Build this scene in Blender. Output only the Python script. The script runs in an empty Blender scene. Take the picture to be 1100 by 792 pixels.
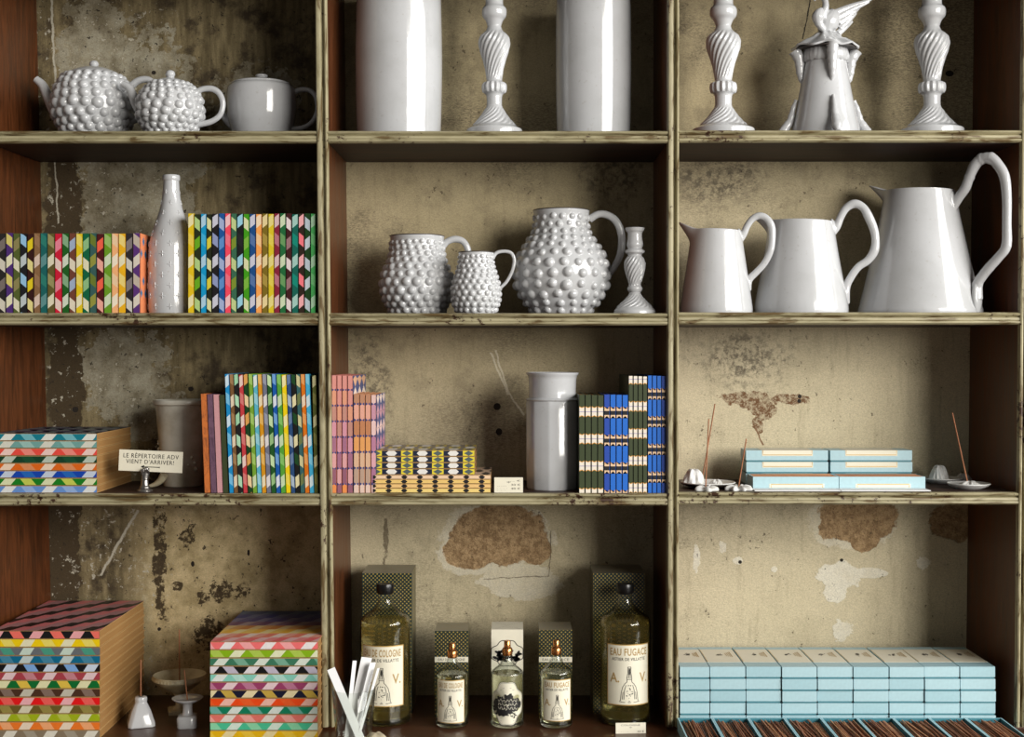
import bpy, math, random
import numpy as np
from mathutils import Vector, Matrix
random.seed(7)
PI = math.pi
C = bpy.context.scene.collection
SC = bpy.context.scene

# ------------------------------------------------------------------ measures
S = 0.0015          # metres per photo pixel in the plane of the shelf fronts (Y = 0)
ZC = 2.2            # camera distance to that plane
D = 0.216           # depth of the shelves
EYE = 1.5           # eye height
def kk(Y): return 1 + Y / ZC
def U(Y): return S * kk(Y)
def X(px, Y=0.0): return (px - 550) * S * kk(Y)
def Zp(py, Y=0.0): return EYE + (380 - py) * S * kk(Y)
SH = {1: (Zp(141), Zp(141), Zp(140.3)), 2: (Zp(336.2), Zp(336.5), Zp(335.6)), 3: (Zp(530), Zp(529.7), Zp(528.6))}
CT = Zp(783)        # counter top

# ------------------------------------------------------------------ colour
def lin(c):
    c = c / 255.0
    return c / 12.92 if c <= 0.04045 else ((c + 0.055) / 1.055) ** 2.4
def rgb(r, g, b): return (lin(r), lin(g), lin(b), 1.0)

# ------------------------------------------------------------------ nodes
class G:
    def __init__(s, name):
        s.mat = bpy.data.materials.new(name); s.mat.use_nodes = True
        s.t = s.mat.node_tree; s.t.nodes.clear()
        s.out = s.t.nodes.new('ShaderNodeOutputMaterial')
        s.b = s.t.nodes.new('ShaderNodeBsdfPrincipled')
        s.t.links.new(s.b.outputs[0], s.out.inputs[0])
    def put(s, sock, v):
        if isinstance(v, bpy.types.NodeSocket): s.t.links.new(v, sock)
        else: sock.default_value = v
    def set(s, **kw):
        for k, v in kw.items(): s.put(s.b.inputs[k.replace('_', ' ')], v)
        return s
    def m(s, op, a, b=None, c=None, clamp=False):
        n = s.t.nodes.new('ShaderNodeMath'); n.operation = op; n.use_clamp = clamp
        for i, v in enumerate((a, b, c)):
            if v is not None: s.put(n.inputs[i], v)
        return n.outputs[0]
    def mix(s, f, a, b, mode='MIX'):
        n = s.t.nodes.new('ShaderNodeMix'); n.data_type = 'RGBA'; n.blend_type = mode
        s.put(n.inputs[0], f); s.put(n.inputs[6], a); s.put(n.inputs[7], b)
        return n.outputs[2]
    def rng(s, v, a, b, c=0.0, d=1.0, smooth=True):
        n = s.t.nodes.new('ShaderNodeMapRange')
        if smooth: n.interpolation_type = 'SMOOTHSTEP'
        s.put(n.inputs[0], v)
        for i, q in enumerate((a, b, c, d)): s.put(n.inputs[i + 1], q)
        return n.outputs[0]
    def coord(s, kind='Object', scale=None):
        n = s.t.nodes.new('ShaderNodeTexCoord'); o = n.outputs[kind]
        if scale:
            mp = s.t.nodes.new('ShaderNodeMapping'); s.t.links.new(o, mp.inputs[0])
            mp.inputs['Scale'].default_value = scale; o = mp.outputs[0]
        return o
    def noise(s, vec, scale, detail=4, rough=0.55, dist=0.0, col=False):
        n = s.t.nodes.new('ShaderNodeTexNoise'); s.t.links.new(vec, n.inputs['Vector'])
        n.inputs['Scale'].default_value = scale; n.inputs['Detail'].default_value = detail
        n.inputs['Roughness'].default_value = rough; n.inputs['Distortion'].default_value = dist
        return n.outputs[1 if col else 0]
    def xyz(s, vec):
        n = s.t.nodes.new('ShaderNodeSeparateXYZ'); s.t.links.new(vec, n.inputs[0]); return n.outputs
    def bump(s, h, strength=0.3, dist=0.002):
        n = s.t.nodes.new('ShaderNodeBump'); s.put(n.inputs['Height'], h)
        n.inputs['Strength'].default_value = strength; n.inputs['Distance'].default_value = dist
        s.t.links.new(n.outputs[0], s.b.inputs['Normal'])
    def attr(s, name='Col'):
        n = s.t.nodes.new('ShaderNodeAttribute'); n.attribute_name = name; return n.outputs[0]

def plain(name, col, rough=0.5, metal=0.0, var=0.12, scale=60, **kw):
    g = G(name); v = g.noise(g.coord(), scale)
    lo = tuple(c * (1 - var) for c in col[:3]) + (1,); hi = tuple(min(1, c * (1 + var)) for c in col[:3]) + (1,)
    g.set(Base_Color=g.mix(v, lo, hi), Roughness=rough, Metallic=metal, **kw)
    return g.mat

M = {}
def mats():
    # white glaze over dark clay: faint grey mottling, glossy
    g = G('white_glaze'); co = g.coord()
    n1 = g.rng(g.noise(co, 14, 5), 0.35, 0.75); n2 = g.rng(g.noise(co, 140, 3), 0.62, 0.75)
    c = g.mix(n1, rgb(198, 199, 201), rgb(187, 188, 189)); c = g.mix(g.m('MULTIPLY', n2, 0.35), c, rgb(165, 160, 152))
    g.set(Base_Color=c, Roughness=0.13, IOR=1.5, Coat_Weight=0.5, Coat_Roughness=0.04)
    g.bump(g.noise(co, 45, 3), 0.12, 0.002); M['glaze'] = g.mat
    g = G('matte_white_glaze'); co = g.coord()
    c = g.mix(g.rng(g.noise(co, 60, 4), 0.4, 0.7), rgb(220, 220, 218), rgb(198, 196, 190))
    g.set(Base_Color=c, Roughness=0.38); M['biscuit'] = g.mat
    g = G('cream_glaze'); co = g.coord()
    c = g.mix(g.rng(g.noise(co, 40, 4), 0.4, 0.7), rgb(205, 196, 165), rgb(165, 150, 115))
    g.set(Base_Color=c, Roughness=0.35); M['creamglaze'] = g.mat
    g = G('grey_glaze'); co = g.coord()
    c = g.mix(g.rng(g.noise(co, 18, 4), 0.35, 0.7), rgb(212, 208, 196), rgb(176, 166, 144))
    g.set(Base_Color=c, Roughness=0.2); M['greyglaze'] = g.mat
    M['darkclay'] = plain('dark_clay_rim', rgb(60, 52, 48), 0.5)
    # dark stained wood
    g = G('stained_wood'); co = g.coord('Object', (9, 9, 1.0))
    f = g.noise(co, 9, 6, 0.6, 1.2); f2 = g.noise(g.coord('Object', (40, 40, 3)), 6, 5, 0.65)
    c = g.mix(g.rng(f, 0.3, 0.7), rgb(64, 33, 13), rgb(98, 52, 22)); c = g.mix(g.m('MULTIPLY', g.rng(f2, 0.64, 0.78), 0.6), c, rgb(140, 88, 50))
    c = g.mix(g.m('MULTIPLY', g.rng(f2, 0.40, 0.25), 0.6), c, rgb(40, 20, 10))
    g.set(Base_Color=c, Roughness=g.rng(f, 0.2, 0.8, 0.32, 0.5)); g.bump(f2, 0.15, 0.001); M['wood'] = g.mat
    g = G('shelf_wood'); co = g.coord('Object', (1.2, 9, 9))
    f = g.noise(co, 8, 6, 0.6, 0.8)
    c = g.mix(g.rng(f, 0.3, 0.7), rgb(30, 15, 7), rgb(62, 31, 14))
    g.set(Base_Color=c, Roughness=0.6); g.bump(f, 0.12, 0.001); M['shelfwood'] = g.mat
    # worn grey-cream paint on the mouldings
    for nm, sc in (('trim_h', (5, 30, 30)), ('trim_v', (30, 30, 5))):
        g = G('worn_cream_paint_' + ('across' if nm == 'trim_h' else 'upright')); co = g.coord('Object', sc)
        f = g.noise(co, 3.0, 6, 0.62, 0.6); f2 = g.noise(g.coord(), 90, 5, 0.7); f3 = g.noise(g.coord(), 7, 3, 0.5)
        c = g.mix(g.rng(f, 0.32, 0.72), rgb(172, 163, 130), rgb(124, 115, 84))
        c = g.mix(g.m('MULTIPLY', g.rng(f, 0.53, 0.62), 0.9), c, rgb(98, 78, 45))
        c = g.mix(g.rng(g.m('ADD', f2, g.m('MULTIPLY', g.m('SUBTRACT', f3, 0.5), 0.7)), 0.63, 0.68), c, rgb(62, 38, 22))
        x, y, z = g.xyz(g.coord())
        dx = g.m('DIVIDE', g.m('SUBTRACT', x, X(858)), 0.017); dz = g.m('DIVIDE', g.m('SUBTRACT', z, Zp(535)), 0.010)
        rr = g.m('ADD', g.m('ADD', g.m('MULTIPLY', dx, dx), g.m('MULTIPLY', dz, dz)), g.m('MULTIPLY', g.m('SUBTRACT', f2, 0.5), 2.5))
        c = g.mix(g.rng(rr, 0.9, 0.5), c, rgb(140, 52, 30))
        g.set(Base_Color=c, Roughness=0.5); g.bump(g.m('ADD', f, f2), 0.3, 0.0012); M[nm] = g.mat
    # printed paper and cloth: colour is the print of each face
    g = G('printed_paper'); a = g.attr(); n = g.noise(g.coord(), 180, 3)
    g.set(Base_Color=g.mix(1.0, a, g.mix(n, (0.88, 0.88, 0.88, 1), (1.08, 1.08, 1.08, 1)), 'MULTIPLY'), Roughness=0.42); M['print'] = g.mat
    g = G('page_edges'); co = g.coord('Object', (4, 4, 500)); n = g.noise(co, 3, 3)
    g.set(Base_Color=g.mix(n, rgb(138, 98, 54), rgb(178, 136, 82)), Roughness=0.6); M['kraft'] = g.mat
    g = G('marbled_paper'); a = g.attr(); n = g.noise(g.coord('Object', (30, 30, 12)), 4, 5, 0.7, 1.5)
    g.set(Base_Color=g.mix(g.rng(n, 0.4, 0.7), a, g.mix(0.6, a, (0.02, 0.01, 0.02, 1))), Roughness=0.4); M['marble'] = g.mat
    M['paper'] = plain('cream_card', rgb(232, 226, 205), 0.6, var=0.05)
    M['white_paper'] = plain('white_paper', rgb(240, 240, 240), 0.55, var=0.03)
    M['ink'] = plain('black_ink', rgb(28, 26, 26), 0.5)
    M['greyink'] = plain('grey_ink', rgb(110, 104, 96), 0.5)
    M['goldink'] = plain('gold_ink', rgb(196, 160, 92), 0.38, 0.35)
    M['goldink2'] = plain('gold_print', rgb(176, 146, 92), 0.5)
    M['gold'] = plain('copper_gold', rgb(206, 140, 84), 0.22, 0.95)
    M['silver'] = plain('old_silver', rgb(150, 146, 142), 0.3, 0.9, var=0.4)
    M['blackcap'] = plain('black_plastic', rgb(16, 15, 15), 0.3)
    M['stone'] = plain('pumice', rgb(176, 164, 138), 0.85, var=0.35, scale=120)
    M['incense'] = plain('brown_incense', rgb(162, 108, 76), 0.85, var=0.3, scale=300)
    M['incense2'] = plain('dark_incense', rgb(134, 86, 60), 0.85, var=0.3, scale=300)
    M['incense3'] = plain('tan_incense', rgb(196, 144, 102), 0.85, var=0.3, scale=300)
    M['bluebox'] = plain('pale_blue_card', rgb(160, 200, 210), 0.5, var=0.06)
    M['teal'] = plain('teal_card', rgb(92, 150, 160), 0.55, var=0.08)
    def clear(name, tint, gloss=1.0):
        g = G(name); N = g.t.nodes; L = g.t.links; N.remove(g.b)
        tr = N.new('ShaderNodeBsdfTransparent'); gl = N.new('ShaderNodeBsdfGlossy'); gl.inputs['Roughness'].default_value = 0.02
        fr = N.new('ShaderNodeLayerWeight'); fr.inputs[0].default_value = 0.5; mx = N.new('ShaderNodeMixShader')
        L.new(g.mix(g.rng(fr.outputs[1], 0.55, 1.0), tint, tuple(c * 0.30 for c in tint[:3]) + (1,)), tr.inputs[0])
        L.new(g.m('ADD', g.m('MULTIPLY', g.m('POWER', fr.outputs[1], 3.0), 0.8 * gloss), 0.04), mx.inputs[0]); L.new(tr.outputs[0], mx.inputs[1]); L.new(gl.outputs[0], mx.inputs[2]); L.new(mx.outputs[0], g.out.inputs[0]); return g.mat
    M['glass'] = clear('clear_glass', (0.96, 0.975, 0.96, 1), 0.9)
    g = G('thick_glass'); g.set(Base_Color=(0.97, 0.97, 0.90, 1), Roughness=0.0, IOR=1.5, Transmission_Weight=1.0); M['thickglass'] = g.mat
    def liquid(name, tint, body, milk):
        g = G(name); N = g.t.nodes; L = g.t.links; g.set(Base_Color=tint, Roughness=0.0, IOR=1.34, Transmission_Weight=1.0)
        tl = N.new('ShaderNodeBsdfTranslucent'); tl.inputs[0].default_value = body; mx = N.new('ShaderNodeMixShader'); mx.inputs[0].default_value = milk
        L.new(g.b.outputs[0], mx.inputs[1]); L.new(tl.outputs[0], mx.inputs[2]); L.new(mx.outputs[0], g.out.inputs[0]); return g.mat
    M['cologne'] = liquid('golden_cologne', (0.97, 0.88, 0.52, 1), (0.98, 0.78, 0.28, 1), 0.22)
    M['paleliquid'] = liquid('pale_cologne', (0.98, 0.95, 0.76, 1), (0.98, 0.88, 0.50, 1), 0.15)
    # dark green card with gold dots
    g = G('gold_dotted_green_card'); x, y, z = g.xyz(g.coord()); P = 0.0066
    u = g.m('DIVIDE', g.m('ADD', x, y), P); v = g.m('DIVIDE', z, P)
    def dots(ou, ov):
        a = g.m('SUBTRACT', g.m('FRACT', g.m('ADD', u, ou)), 0.5); b = g.m('SUBTRACT', g.m('FRACT', g.m('ADD', v, ov)), 0.5)
        return g.m('LESS_THAN', g.m('ADD', g.m('MULTIPLY', a, a), g.m('MULTIPLY', b, b)), 0.030)
    dd = g.m('MAXIMUM', dots(100.0, 100.0), dots(100.5, 100.5))
    nx, ny, nz = g.xyz(g.coord('Normal')); side = g.m('LESS_THAN', g.m('ABSOLUTE', nz), 0.5)
    g.set(Base_Color=g.mix(g.m('MULTIPLY', dd, side), g.mix(side, rgb(136, 128, 108), rgb(26, 44, 42)), rgb(176, 150, 74)), Roughness=0.35); M['dots'] = g.mat
    # counter
    g = G('counter_wood'); f = g.noise(g.coord('Object', (1.5, 14, 14)), 7, 6, 0.6, 0.6)
    g.set(Base_Color=g.mix(f, rgb(42, 24, 15), rgb(92, 56, 34)), Roughness=0.32); M['counter'] = g.mat
mats()

def wall_mat():
    g = G('old_plaster'); co = g.coord(); x, y, z = g.xyz(co); kw = S * kk(D)
    px = g.m('ADD', g.m('DIVIDE', x, kw), 550); py = g.m('SUBTRACT', 380, g.m('DIVIDE', g.m('SUBTRACT', z, EYE), kw))
    nA = g.noise(co, 9, 4, 0.6); nB = g.noise(co, 26, 6, 0.65); nC = g.noise(co, 95, 4, 0.7); nD = g.noise(co, 320, 3, 0.7)
    vs = g.noise(g.coord('Object', (30, 30, 4)), 3, 5, 0.6)
    w1 = g.noise(co, 34, 5, 0.65); w2 = g.noise(g.coord('Object', (1.0, 1, 1.13)), 37, 5, 0.65)
    def ell(cx, cy, rx, ry, amp=0.5, e0=0.92, e1=1.0):
        a = g.m('DIVIDE', g.m('SUBTRACT', px, cx), rx); b = g.m('DIVIDE', g.m('SUBTRACT', py, cy), ry)
        a = g.m('ADD', a, g.m('MULTIPLY', g.m('SUBTRACT', w1, 0.5), amp * 2)); b = g.m('ADD', b, g.m('MULTIPLY', g.m('SUBTRACT', w2, 0.5), amp * 2))
        return g.rng(g.m('SQRT', g.m('ADD', g.m('MULTIPLY', a, a), g.m('MULTIPLY', b, b))), e1, e0)
    def mx(*l):
        o = l[0]
        for q in l[1:]: o = g.m('MAXIMUM', o, q)
        return o
    def seg(x1, y1, x2, y2, w):
        L = math.hypot(x2 - x1, y2 - y1); ux, uy = (x2 - x1) / L, (y2 - y1) / L
        qx = g.m('SUBTRACT', g.m('ADD', px, g.m('MULTIPLY', g.m('SUBTRACT', w1, 0.5), 7)), x1); qy = g.m('SUBTRACT', g.m('ADD', py, g.m('MULTIPLY', g.m('SUBTRACT', w2, 0.5), 7)), y1)
        al = g.m('ADD', g.m('MULTIPLY', qx, ux), g.m('MULTIPLY', qy, uy)); ac = g.m('ABSOLUTE', g.m('SUBTRACT', g.m('MULTIPLY', qx, uy), g.m('MULTIPLY', qy, ux)))
        return g.m('MULTIPLY', g.m('MULTIPLY', g.rng(ac, w, w * 0.4), g.m('GREATER_THAN', al, 0)), g.m('LESS_THAN', al, L))
    # cream limewash, base colour yellower and paler towards the lower right bays
    palecream = g.mix(nA, rgb(214, 202, 172), rgb(196, 184, 153)); grey = g.mix(nA, rgb(192, 177, 142), rgb(162, 148, 114))
    lowr = g.m('MULTIPLY', g.rng(g.m('ADD', px, g.m('MULTIPLY', nB, 60)), 640, 780), g.rng(g.m('ADD', py, g.m('MULTIPLY', nB, 60)), 130, 420))
    lowm = g.rng(g.m('ADD', py, g.m('MULTIPLY', nB, 80)), 300, 620)
    c = g.mix(mx(lowr, g.m('MULTIPLY', lowm, 0.6)), grey, palecream)
    # worn dark specks and smears
    smear = g.rng(g.m('ADD', nB, g.m('MULTIPLY', g.m('SUBTRACT', nA, 0.5), 0.6)), 0.50, 0.70)
    spk = g.m('MULTIPLY', g.rng(nD, 0.50, 0.62), smear)
    amt = g.m('SUBTRACT', 1.0, g.m('MULTIPLY', mx(lowr, g.m('MULTIPLY', lowm, 0.5)), 0.7))
    weave = g.noise(g.coord('Object', (1, 1, 3.2)), 210, 3, 0.7)
    cloud = g.rng(g.noise(g.coord('Object', (1, 1, 1.3)), 3.2, 5, 0.6), 0.42, 0.66)
    c = g.mix(g.m('MULTIPLY', g.m('MULTIPLY', cloud, g.rng(weave, 0.36, 0.62)), g.m('MULTIPLY', amt, 0.75)), c, rgb(98, 88, 70))
    c = g.mix(g.m('MULTIPLY', g.m('MULTIPLY', smear, 0.32), amt), c, rgb(104, 94, 74)); c = g.mix(g.m('MULTIPLY', g.m('MULTIPLY', spk, cloud), 0.6), c, rgb(70, 60, 46))
    c = g.mix(g.m('MULTIPLY', g.rng(weave, 0.60, 0.72), 0.35), c, rgb(92, 82, 62)); c = g.mix(g.m('MULTIPLY', g.rng(vs, 0.52, 0.75), 0.25), c, rgb(116, 104, 78))
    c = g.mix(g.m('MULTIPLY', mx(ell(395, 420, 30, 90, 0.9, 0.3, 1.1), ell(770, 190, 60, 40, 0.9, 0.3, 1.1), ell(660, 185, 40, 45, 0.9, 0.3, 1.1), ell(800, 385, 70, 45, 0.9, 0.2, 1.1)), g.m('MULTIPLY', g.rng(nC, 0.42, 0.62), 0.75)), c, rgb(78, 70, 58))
    # the left bays: old dirty render with grey scraped patches
    old = g.mix(g.rng(vs, 0.35, 0.68), rgb(106, 93, 64), rgb(146, 131, 96))
    old = g.mix(g.rng(nB, 0.45, 0.68), old, rgb(64, 52, 34))
    pale = mx(ell(100, 80, 42, 90, 0.8), ell(150, 260, 75, 80, 0.8), ell(130, 400, 55, 50, 1.0), ell(165, 445, 40, 30, 0.8), ell(235, 620, 85, 95, 0.7), ell(150, 150, 70, 120, 0.9), ell(275, 120, 50, 50, 0.8))
    old = g.mix(g.m('MULTIPLY', pale, g.rng(nC, 0.35, 0.55, 0.45, 0.95)), old, g.mix(g.rng(nB, 0.3, 0.7), rgb(172, 166, 146), rgb(122, 112, 88)))
    low4 = g.m('MULTIPLY', g.rng(py, 520, 560), g.rng(g.m('ADD', px, g.m('MULTIPLY', nB, 50)), 150, 200))
    old = g.mix(g.m('MULTIPLY', low4, 0.92), old, g.mix(g.rng(nB, 0.35, 0.65), rgb(212, 192, 148), rgb(168, 150, 108)))
    old = g.mix(g.m('MAXIMUM', mx(ell(68, 250, 20, 120, 0.5), ell(70, 420, 20, 80, 0.6), ell(66, 600, 22, 90, 0.6)), g.m('MULTIPLY', mx(ell(172, 590, 7, 78, 1.2), ell(190, 630, 6, 5, 0.8), ell(240, 635, 22, 12, 2.2), ell(224, 682, 16, 20, 1.6), ell(202, 575, 7, 12, 1.6)), g.rng(nC, 0.40, 0.52))), old, rgb(72, 58, 36))
    old = g.mix(g.rng(nC, 0.62, 0.68), old, rgb(48, 38, 24)); old = g.mix(g.m('MULTIPLY', g.rng(nC, 0.40, 0.34), g.rng(px, 210, 150)), old, rgb(190, 184, 166))
    old = g.mix(mx(seg(148, 548, 108, 618, 2.0), seg(55, 0, 60, 110, 1.6), seg(58, 150, 62, 240, 1.2)), old, rgb(190, 184, 166))
    left = g.rng(g.m('ADD', px, g.m('MULTIPLY', g.m('SUBTRACT', nB, 0.5), 30)), 352, 344)
    c = g.mix(left, c, old)
    # bare brown render where the plaster has come off
    hole = mx(ell(538, 574, 54, 34, 0.36), ell(505, 592, 32, 20, 0.3), ell(575, 590, 18, 18, 0.3), ell(919, 556, 45, 29, 0.42), ell(928, 580, 16, 14, 0.4), ell(1026, 560, 27, 22, 0.4))
    holec = g.mix(g.rng(nC, 0.35, 0.65), rgb(138, 110, 76), rgb(184, 154, 114)); holec = g.mix(g.m('MULTIPLY', g.rng(nD, 0.56, 0.66), 0.7), holec, rgb(96, 70, 46))
    ring = mx(ell(533, 575, 64, 38, 0.42), ell(505, 595, 38, 24, 0.3), ell(914, 560, 49, 31, 0.4), ell(560, 625, 46, 20, 0.7))
    white = mx(ell(903, 618, 24, 15, 0.7), ell(897, 636, 13, 13, 0.6), ell(935, 616, 20, 6, 0.5), ell(905, 678, 11, 11, 1.3), ell(994, 604, 8, 7, 1.4), ell(793, 602, 5, 5, 1.2), ell(777, 588, 5, 7, 1.5), ell(748, 600, 4, 14, 1.6), ell(832, 612, 4, 3, 1.3))
    c = g.mix(g.m('MULTIPLY', mx(white, g.m('MULTIPLY', ring, 0.55)), g.rng(nB, 0.3, 0.6, 0.55, 0.9)), c, g.mix(nC, rgb(238, 233, 218), rgb(214, 208, 190)))
    rust = mx(ell(806, 429, 27, 9, 1.1), ell(850, 429, 22, 6, 1.5), ell(820, 440, 14, 10, 1.1), ell(815, 454, 7, 11, 1.3))
    c = g.mix(g.m('MULTIPLY', rust, g.m('MULTIPLY', g.rng(nC, 0.38, 0.56, 0.3, 1.0), g.rng(nD, 0.36, 0.5, 0.35, 1.0))), c, rgb(112, 78, 48))
    c = g.mix(seg(812, 460, 820, 478, 1.2), c, rgb(126, 92, 64))
    c = g.mix(hole, c, holec)
    c = g.mix(mx(seg(527, 378, 546, 425, 1.5), seg(532, 376, 545, 420, 1.2), seg(545, 420, 563, 446, 1.3)), c, rgb(214, 206, 182))
    pin = mx(ell(534, 437, 4, 4, 0.2), ell(536, 464, 3.6, 4, 0.2), ell(859, 426, 2.2, 2.2, 0.2), ell(858.5, 431, 2.2, 2.2, 0.2), ell(1020, 79, 4.5, 3.4, 0.2), ell(795, 604, 2, 2, 0.2), ell(904, 602, 2, 1.8, 0.2), ell(205, 418, 3, 2.6, 0.3), ell(81, 440, 3.4, 3.4, 0.5), ell(171, 676, 2, 2, 0.2), ell(207, 606, 2, 3, 0.2), ell(267, 594, 1.5, 3.5, 0.2), ell(165, 78, 2.6, 2.2, 0.2))
    c = g.mix(mx(pin, seg(870, 0, 862, 42, 1.0)), c, rgb(36, 28, 20)); c = g.mix(g.m('MULTIPLY', mx(seg(520, 622, 590, 619, 0.8), seg(590, 619, 592, 570, 0.7), ell(414, 578, 3, 24, 1.6)), g.rng(nC, 0.3, 0.55, 0.1, 0.75)), c, rgb(84, 70, 50))
    grain = g.noise(g.coord('Object', (1, 1, 1.6)), 420, 2, 0.7)
    c = g.mix(1.0, c, g.mix(g.rng(grain, 0.3, 0.7), (0.86, 0.855, 0.84, 1), (1.14, 1.135, 1.12, 1)), 'MULTIPLY')
    spots = g.noise(g.coord('Object', (1, 1, 0.8)), 150, 2, 0.6); c = g.mix(g.m('MULTIPLY', g.m('MULTIPLY', g.rng(spots, 0.66, 0.70), g.rng(nB, 0.48, 0.60)), 0.75), c, rgb(70, 56, 40))
    g.set(Base_Color=c, Roughness=0.82)
    h = g.m('ADD', g.m('ADD', g.m('MULTIPLY', nC, 0.5), g.m('MULTIPLY', nD, 0.25)), g.m('ADD', g.m('MULTIPLY', hole, g.m('SUBTRACT', g.m('MULTIPLY', nC, 3.0), 2.6)), g.m('SUBTRACT', g.m('MULTIPLY', white, 0.35), g.m('MULTIPLY', pin, 1.5))))
    g.bump(h, 0.45, 0.004)
    return g.mat
M['wall'] = wall_mat()

# ------------------------------------------------------------------ mesh helpers
class MB:
    def __init__(s): s.v = []; s.f = []; s.c = []
    def add(s, vs, fs, col=None):
        o = len(s.v); s.v += [tuple(p) for p in vs]
        for f in fs: s.f.append(tuple(i + o for i in f)); s.c.append(col)
        return s
    def poly(s, pts, col=None): return s.add(pts, [tuple(range(len(pts)))], col)
    def box(s, x0, x1, y0, y1, z0, z1, col=None, cols=None):
        vs = [(x0, y0, z0), (x1, y0, z0), (x1, y1, z0), (x0, y1, z0), (x0, y0, z1), (x1, y0, z1), (x1, y1, z1), (x0, y1, z1)]
        return s.hexa(vs, col)
    def hexa(s, vs, col=None):
        return s.add(vs, [(0, 3, 2, 1), (4, 5, 6, 7), (0, 1, 5, 4), (1, 2, 6, 5), (2, 3, 7, 6), (3, 0, 4, 7)], col)
    def tube(s, pts, rad, seg=10, flat=1.0, col=None, up=None):
        pts = [Vector(p) for p in pts]; n = len(pts)
        rs = rad if isinstance(rad, (list, tuple)) else [rad] * n
        tg = [(pts[min(i + 1, n - 1)] - pts[max(i - 1, 0)]).normalized() for i in range(n)]
        nr = Vector(up) if up else (Vector((0, 1, 0)) if abs(tg[0].y) < 0.9 else Vector((1, 0, 0)))
        vs = []
        for i in range(n):
            nr = (nr - tg[i] * nr.dot(tg[i])).normalized(); bi = tg[i].cross(nr)
            for j in range(seg):
                a = 2 * PI * j / seg
                vs.append(pts[i] + nr * (math.cos(a) * rs[i] * flat) + bi * (math.sin(a) * rs[i]))
        fs = []
        for i in range(n - 1):
            for j in range(seg):
                a, b = i * seg + j, i * seg + (j + 1) % seg
                fs.append((a, b, b + seg, a + seg))
        fs.append(tuple(range(seg - 1, -1, -1))); fs.append(tuple((n - 1) * seg + j for j in range(seg)))
        return s.add(vs, fs, col)
    def lathe(s, prof, seg=48, mod=None, col=None, cx=0, cy=0, cz=0):
        vs = []; fs = []; idx = []
        for (r, z) in prof:
            if r <= 1e-7: idx.append([len(vs)]); vs.append((cx, cy, cz + z)); continue
            row = []
            for j in range(seg):
                a = 2 * PI * j / seg; rr, zz = (r, z) if mod is None else mod(a, r, z)
                row.append(len(vs)); vs.append((cx + rr * math.cos(a), cy + rr * math.sin(a), cz + zz))
            idx.append(row)
        for A, B in zip(idx[:-1], idx[1:]):
            if len(A) == 1 and len(B) == 1: continue
            for j in range(seg):
                k = (j + 1) % seg
                if len(A) == 1: fs.append((A[0], B[k], B[j]))
                elif len(B) == 1: fs.append((A[j], A[k], B[0]))
                else: fs.append((A[j], A[k], B[k], B[j]))
        return s.add(vs, fs, col)
    def ball(s, c, r, seg=14, rings=8, sc=(1, 1, 1), col=None):
        o = len(s.v)
        s.lathe([(math.sin(PI * i / rings), -math.cos(PI * i / rings)) if 0 < i < rings else (0, -1 if i == 0 else 1) for i in range(rings + 1)], seg, None, col)
        for i in range(o, len(s.v)):
            p = s.v[i]; s.v[i] = (c[0] + p[0] * r * sc[0], c[1] + p[1] * r * sc[1], c[2] + p[2] * r * sc[2])
        return s
    def xf(s, mat, start=0):
        for i in range(start, len(s.v)): s.v[i] = tuple(mat @ Vector(s.v[i]))
        return s
    def build(s, name, mat, parent=None, smooth=None, loc=None):
        me = bpy.data.meshes.new(name); me.from_pydata(s.v, [], s.f); me.materials.append(mat)
        if any(c is not None for c in s.c):
            a = me.color_attributes.new('Col', 'FLOAT_COLOR', 'CORNER'); i = 0; buf = []
            for f, c in zip(s.f, s.c): buf += list(c or (0.5, 0.5, 0.5, 1)) * len(f)
            a.data.foreach_set('color', buf)
        if smooth:
            me.polygons.foreach_set('use_smooth', [True] * len(me.polygons))
            if smooth < 180: me.set_sharp_from_angle(angle=math.radians(smooth))
        me.update()
        o = bpy.data.objects.new(name, me); C.objects.link(o)
        if parent: o.parent = parent
        if loc: o.location = loc
        return o

def cr(pts, n=6):
    pts = [tuple(float(c) for c in p) for p in pts]; P = [pts[0]] + pts + [pts[-1]]; out = []
    for i in range(1, len(P) - 2):
        for j in range(n):
            t = j / n; p0, p1, p2, p3 = P[i - 1], P[i], P[i + 1], P[i + 2]
            out.append(tuple(0.5 * (2 * b + (c - a) * t + (2 * a - 5 * b + 4 * c - d) * t * t + (3 * b - a - 3 * c + d) * t ** 3) for a, b, c, d in zip(p0, p1, p2, p3)))
    out.append(pts[-1]); return out

def tag(o, label, cat, group=None):
    o['label'] = label; o['category'] = cat
    if group: o['group'] = group
    return o
def thing(name, label, cat, loc=(0, 0, 0), rz=0.0, group=None):
    o = bpy.data.objects.new(name, None); C.objects.link(o); o.empty_display_size = 0.02
    o.location = loc; o.rotation_euler = (0, 0, rz); return tag(o, label, cat, group)
def dup(root, loc, label, group=None, rz=None):
    r = root.copy(); C.objects.link(r); r.location = loc; r['label'] = label
    if rz is not None: r.rotation_euler = (0, 0, rz)
    if group: r['group'] = group
    for ch in list(root.children):
        c = ch.copy(); C.objects.link(c); c.parent = r
        for g_ in ch.children:
            d = g_.copy(); C.objects.link(d); d.parent = c
    return r
def remesh(o, vox, smooth=3):
    m = o.modifiers.new('blend', 'REMESH'); m.mode = 'VOXEL'; m.voxel_size = vox; m.use_smooth_shade = True
    if smooth:
        q = o.modifiers.new('soften', 'SMOOTH'); q.factor = 0.5; q.iterations = smooth
    return o
ORD = ['first', 'second', 'third', 'fourth', 'fifth', 'sixth', 'seventh', 'eighth', 'ninth', 'tenth', 'eleventh', 'twelfth', 'thirteenth', 'fourteenth', 'fifteenth', 'sixteenth', 'seventeenth', 'eighteenth', 'nineteenth', 'twentieth', 'twenty-first', 'twenty-second']

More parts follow.
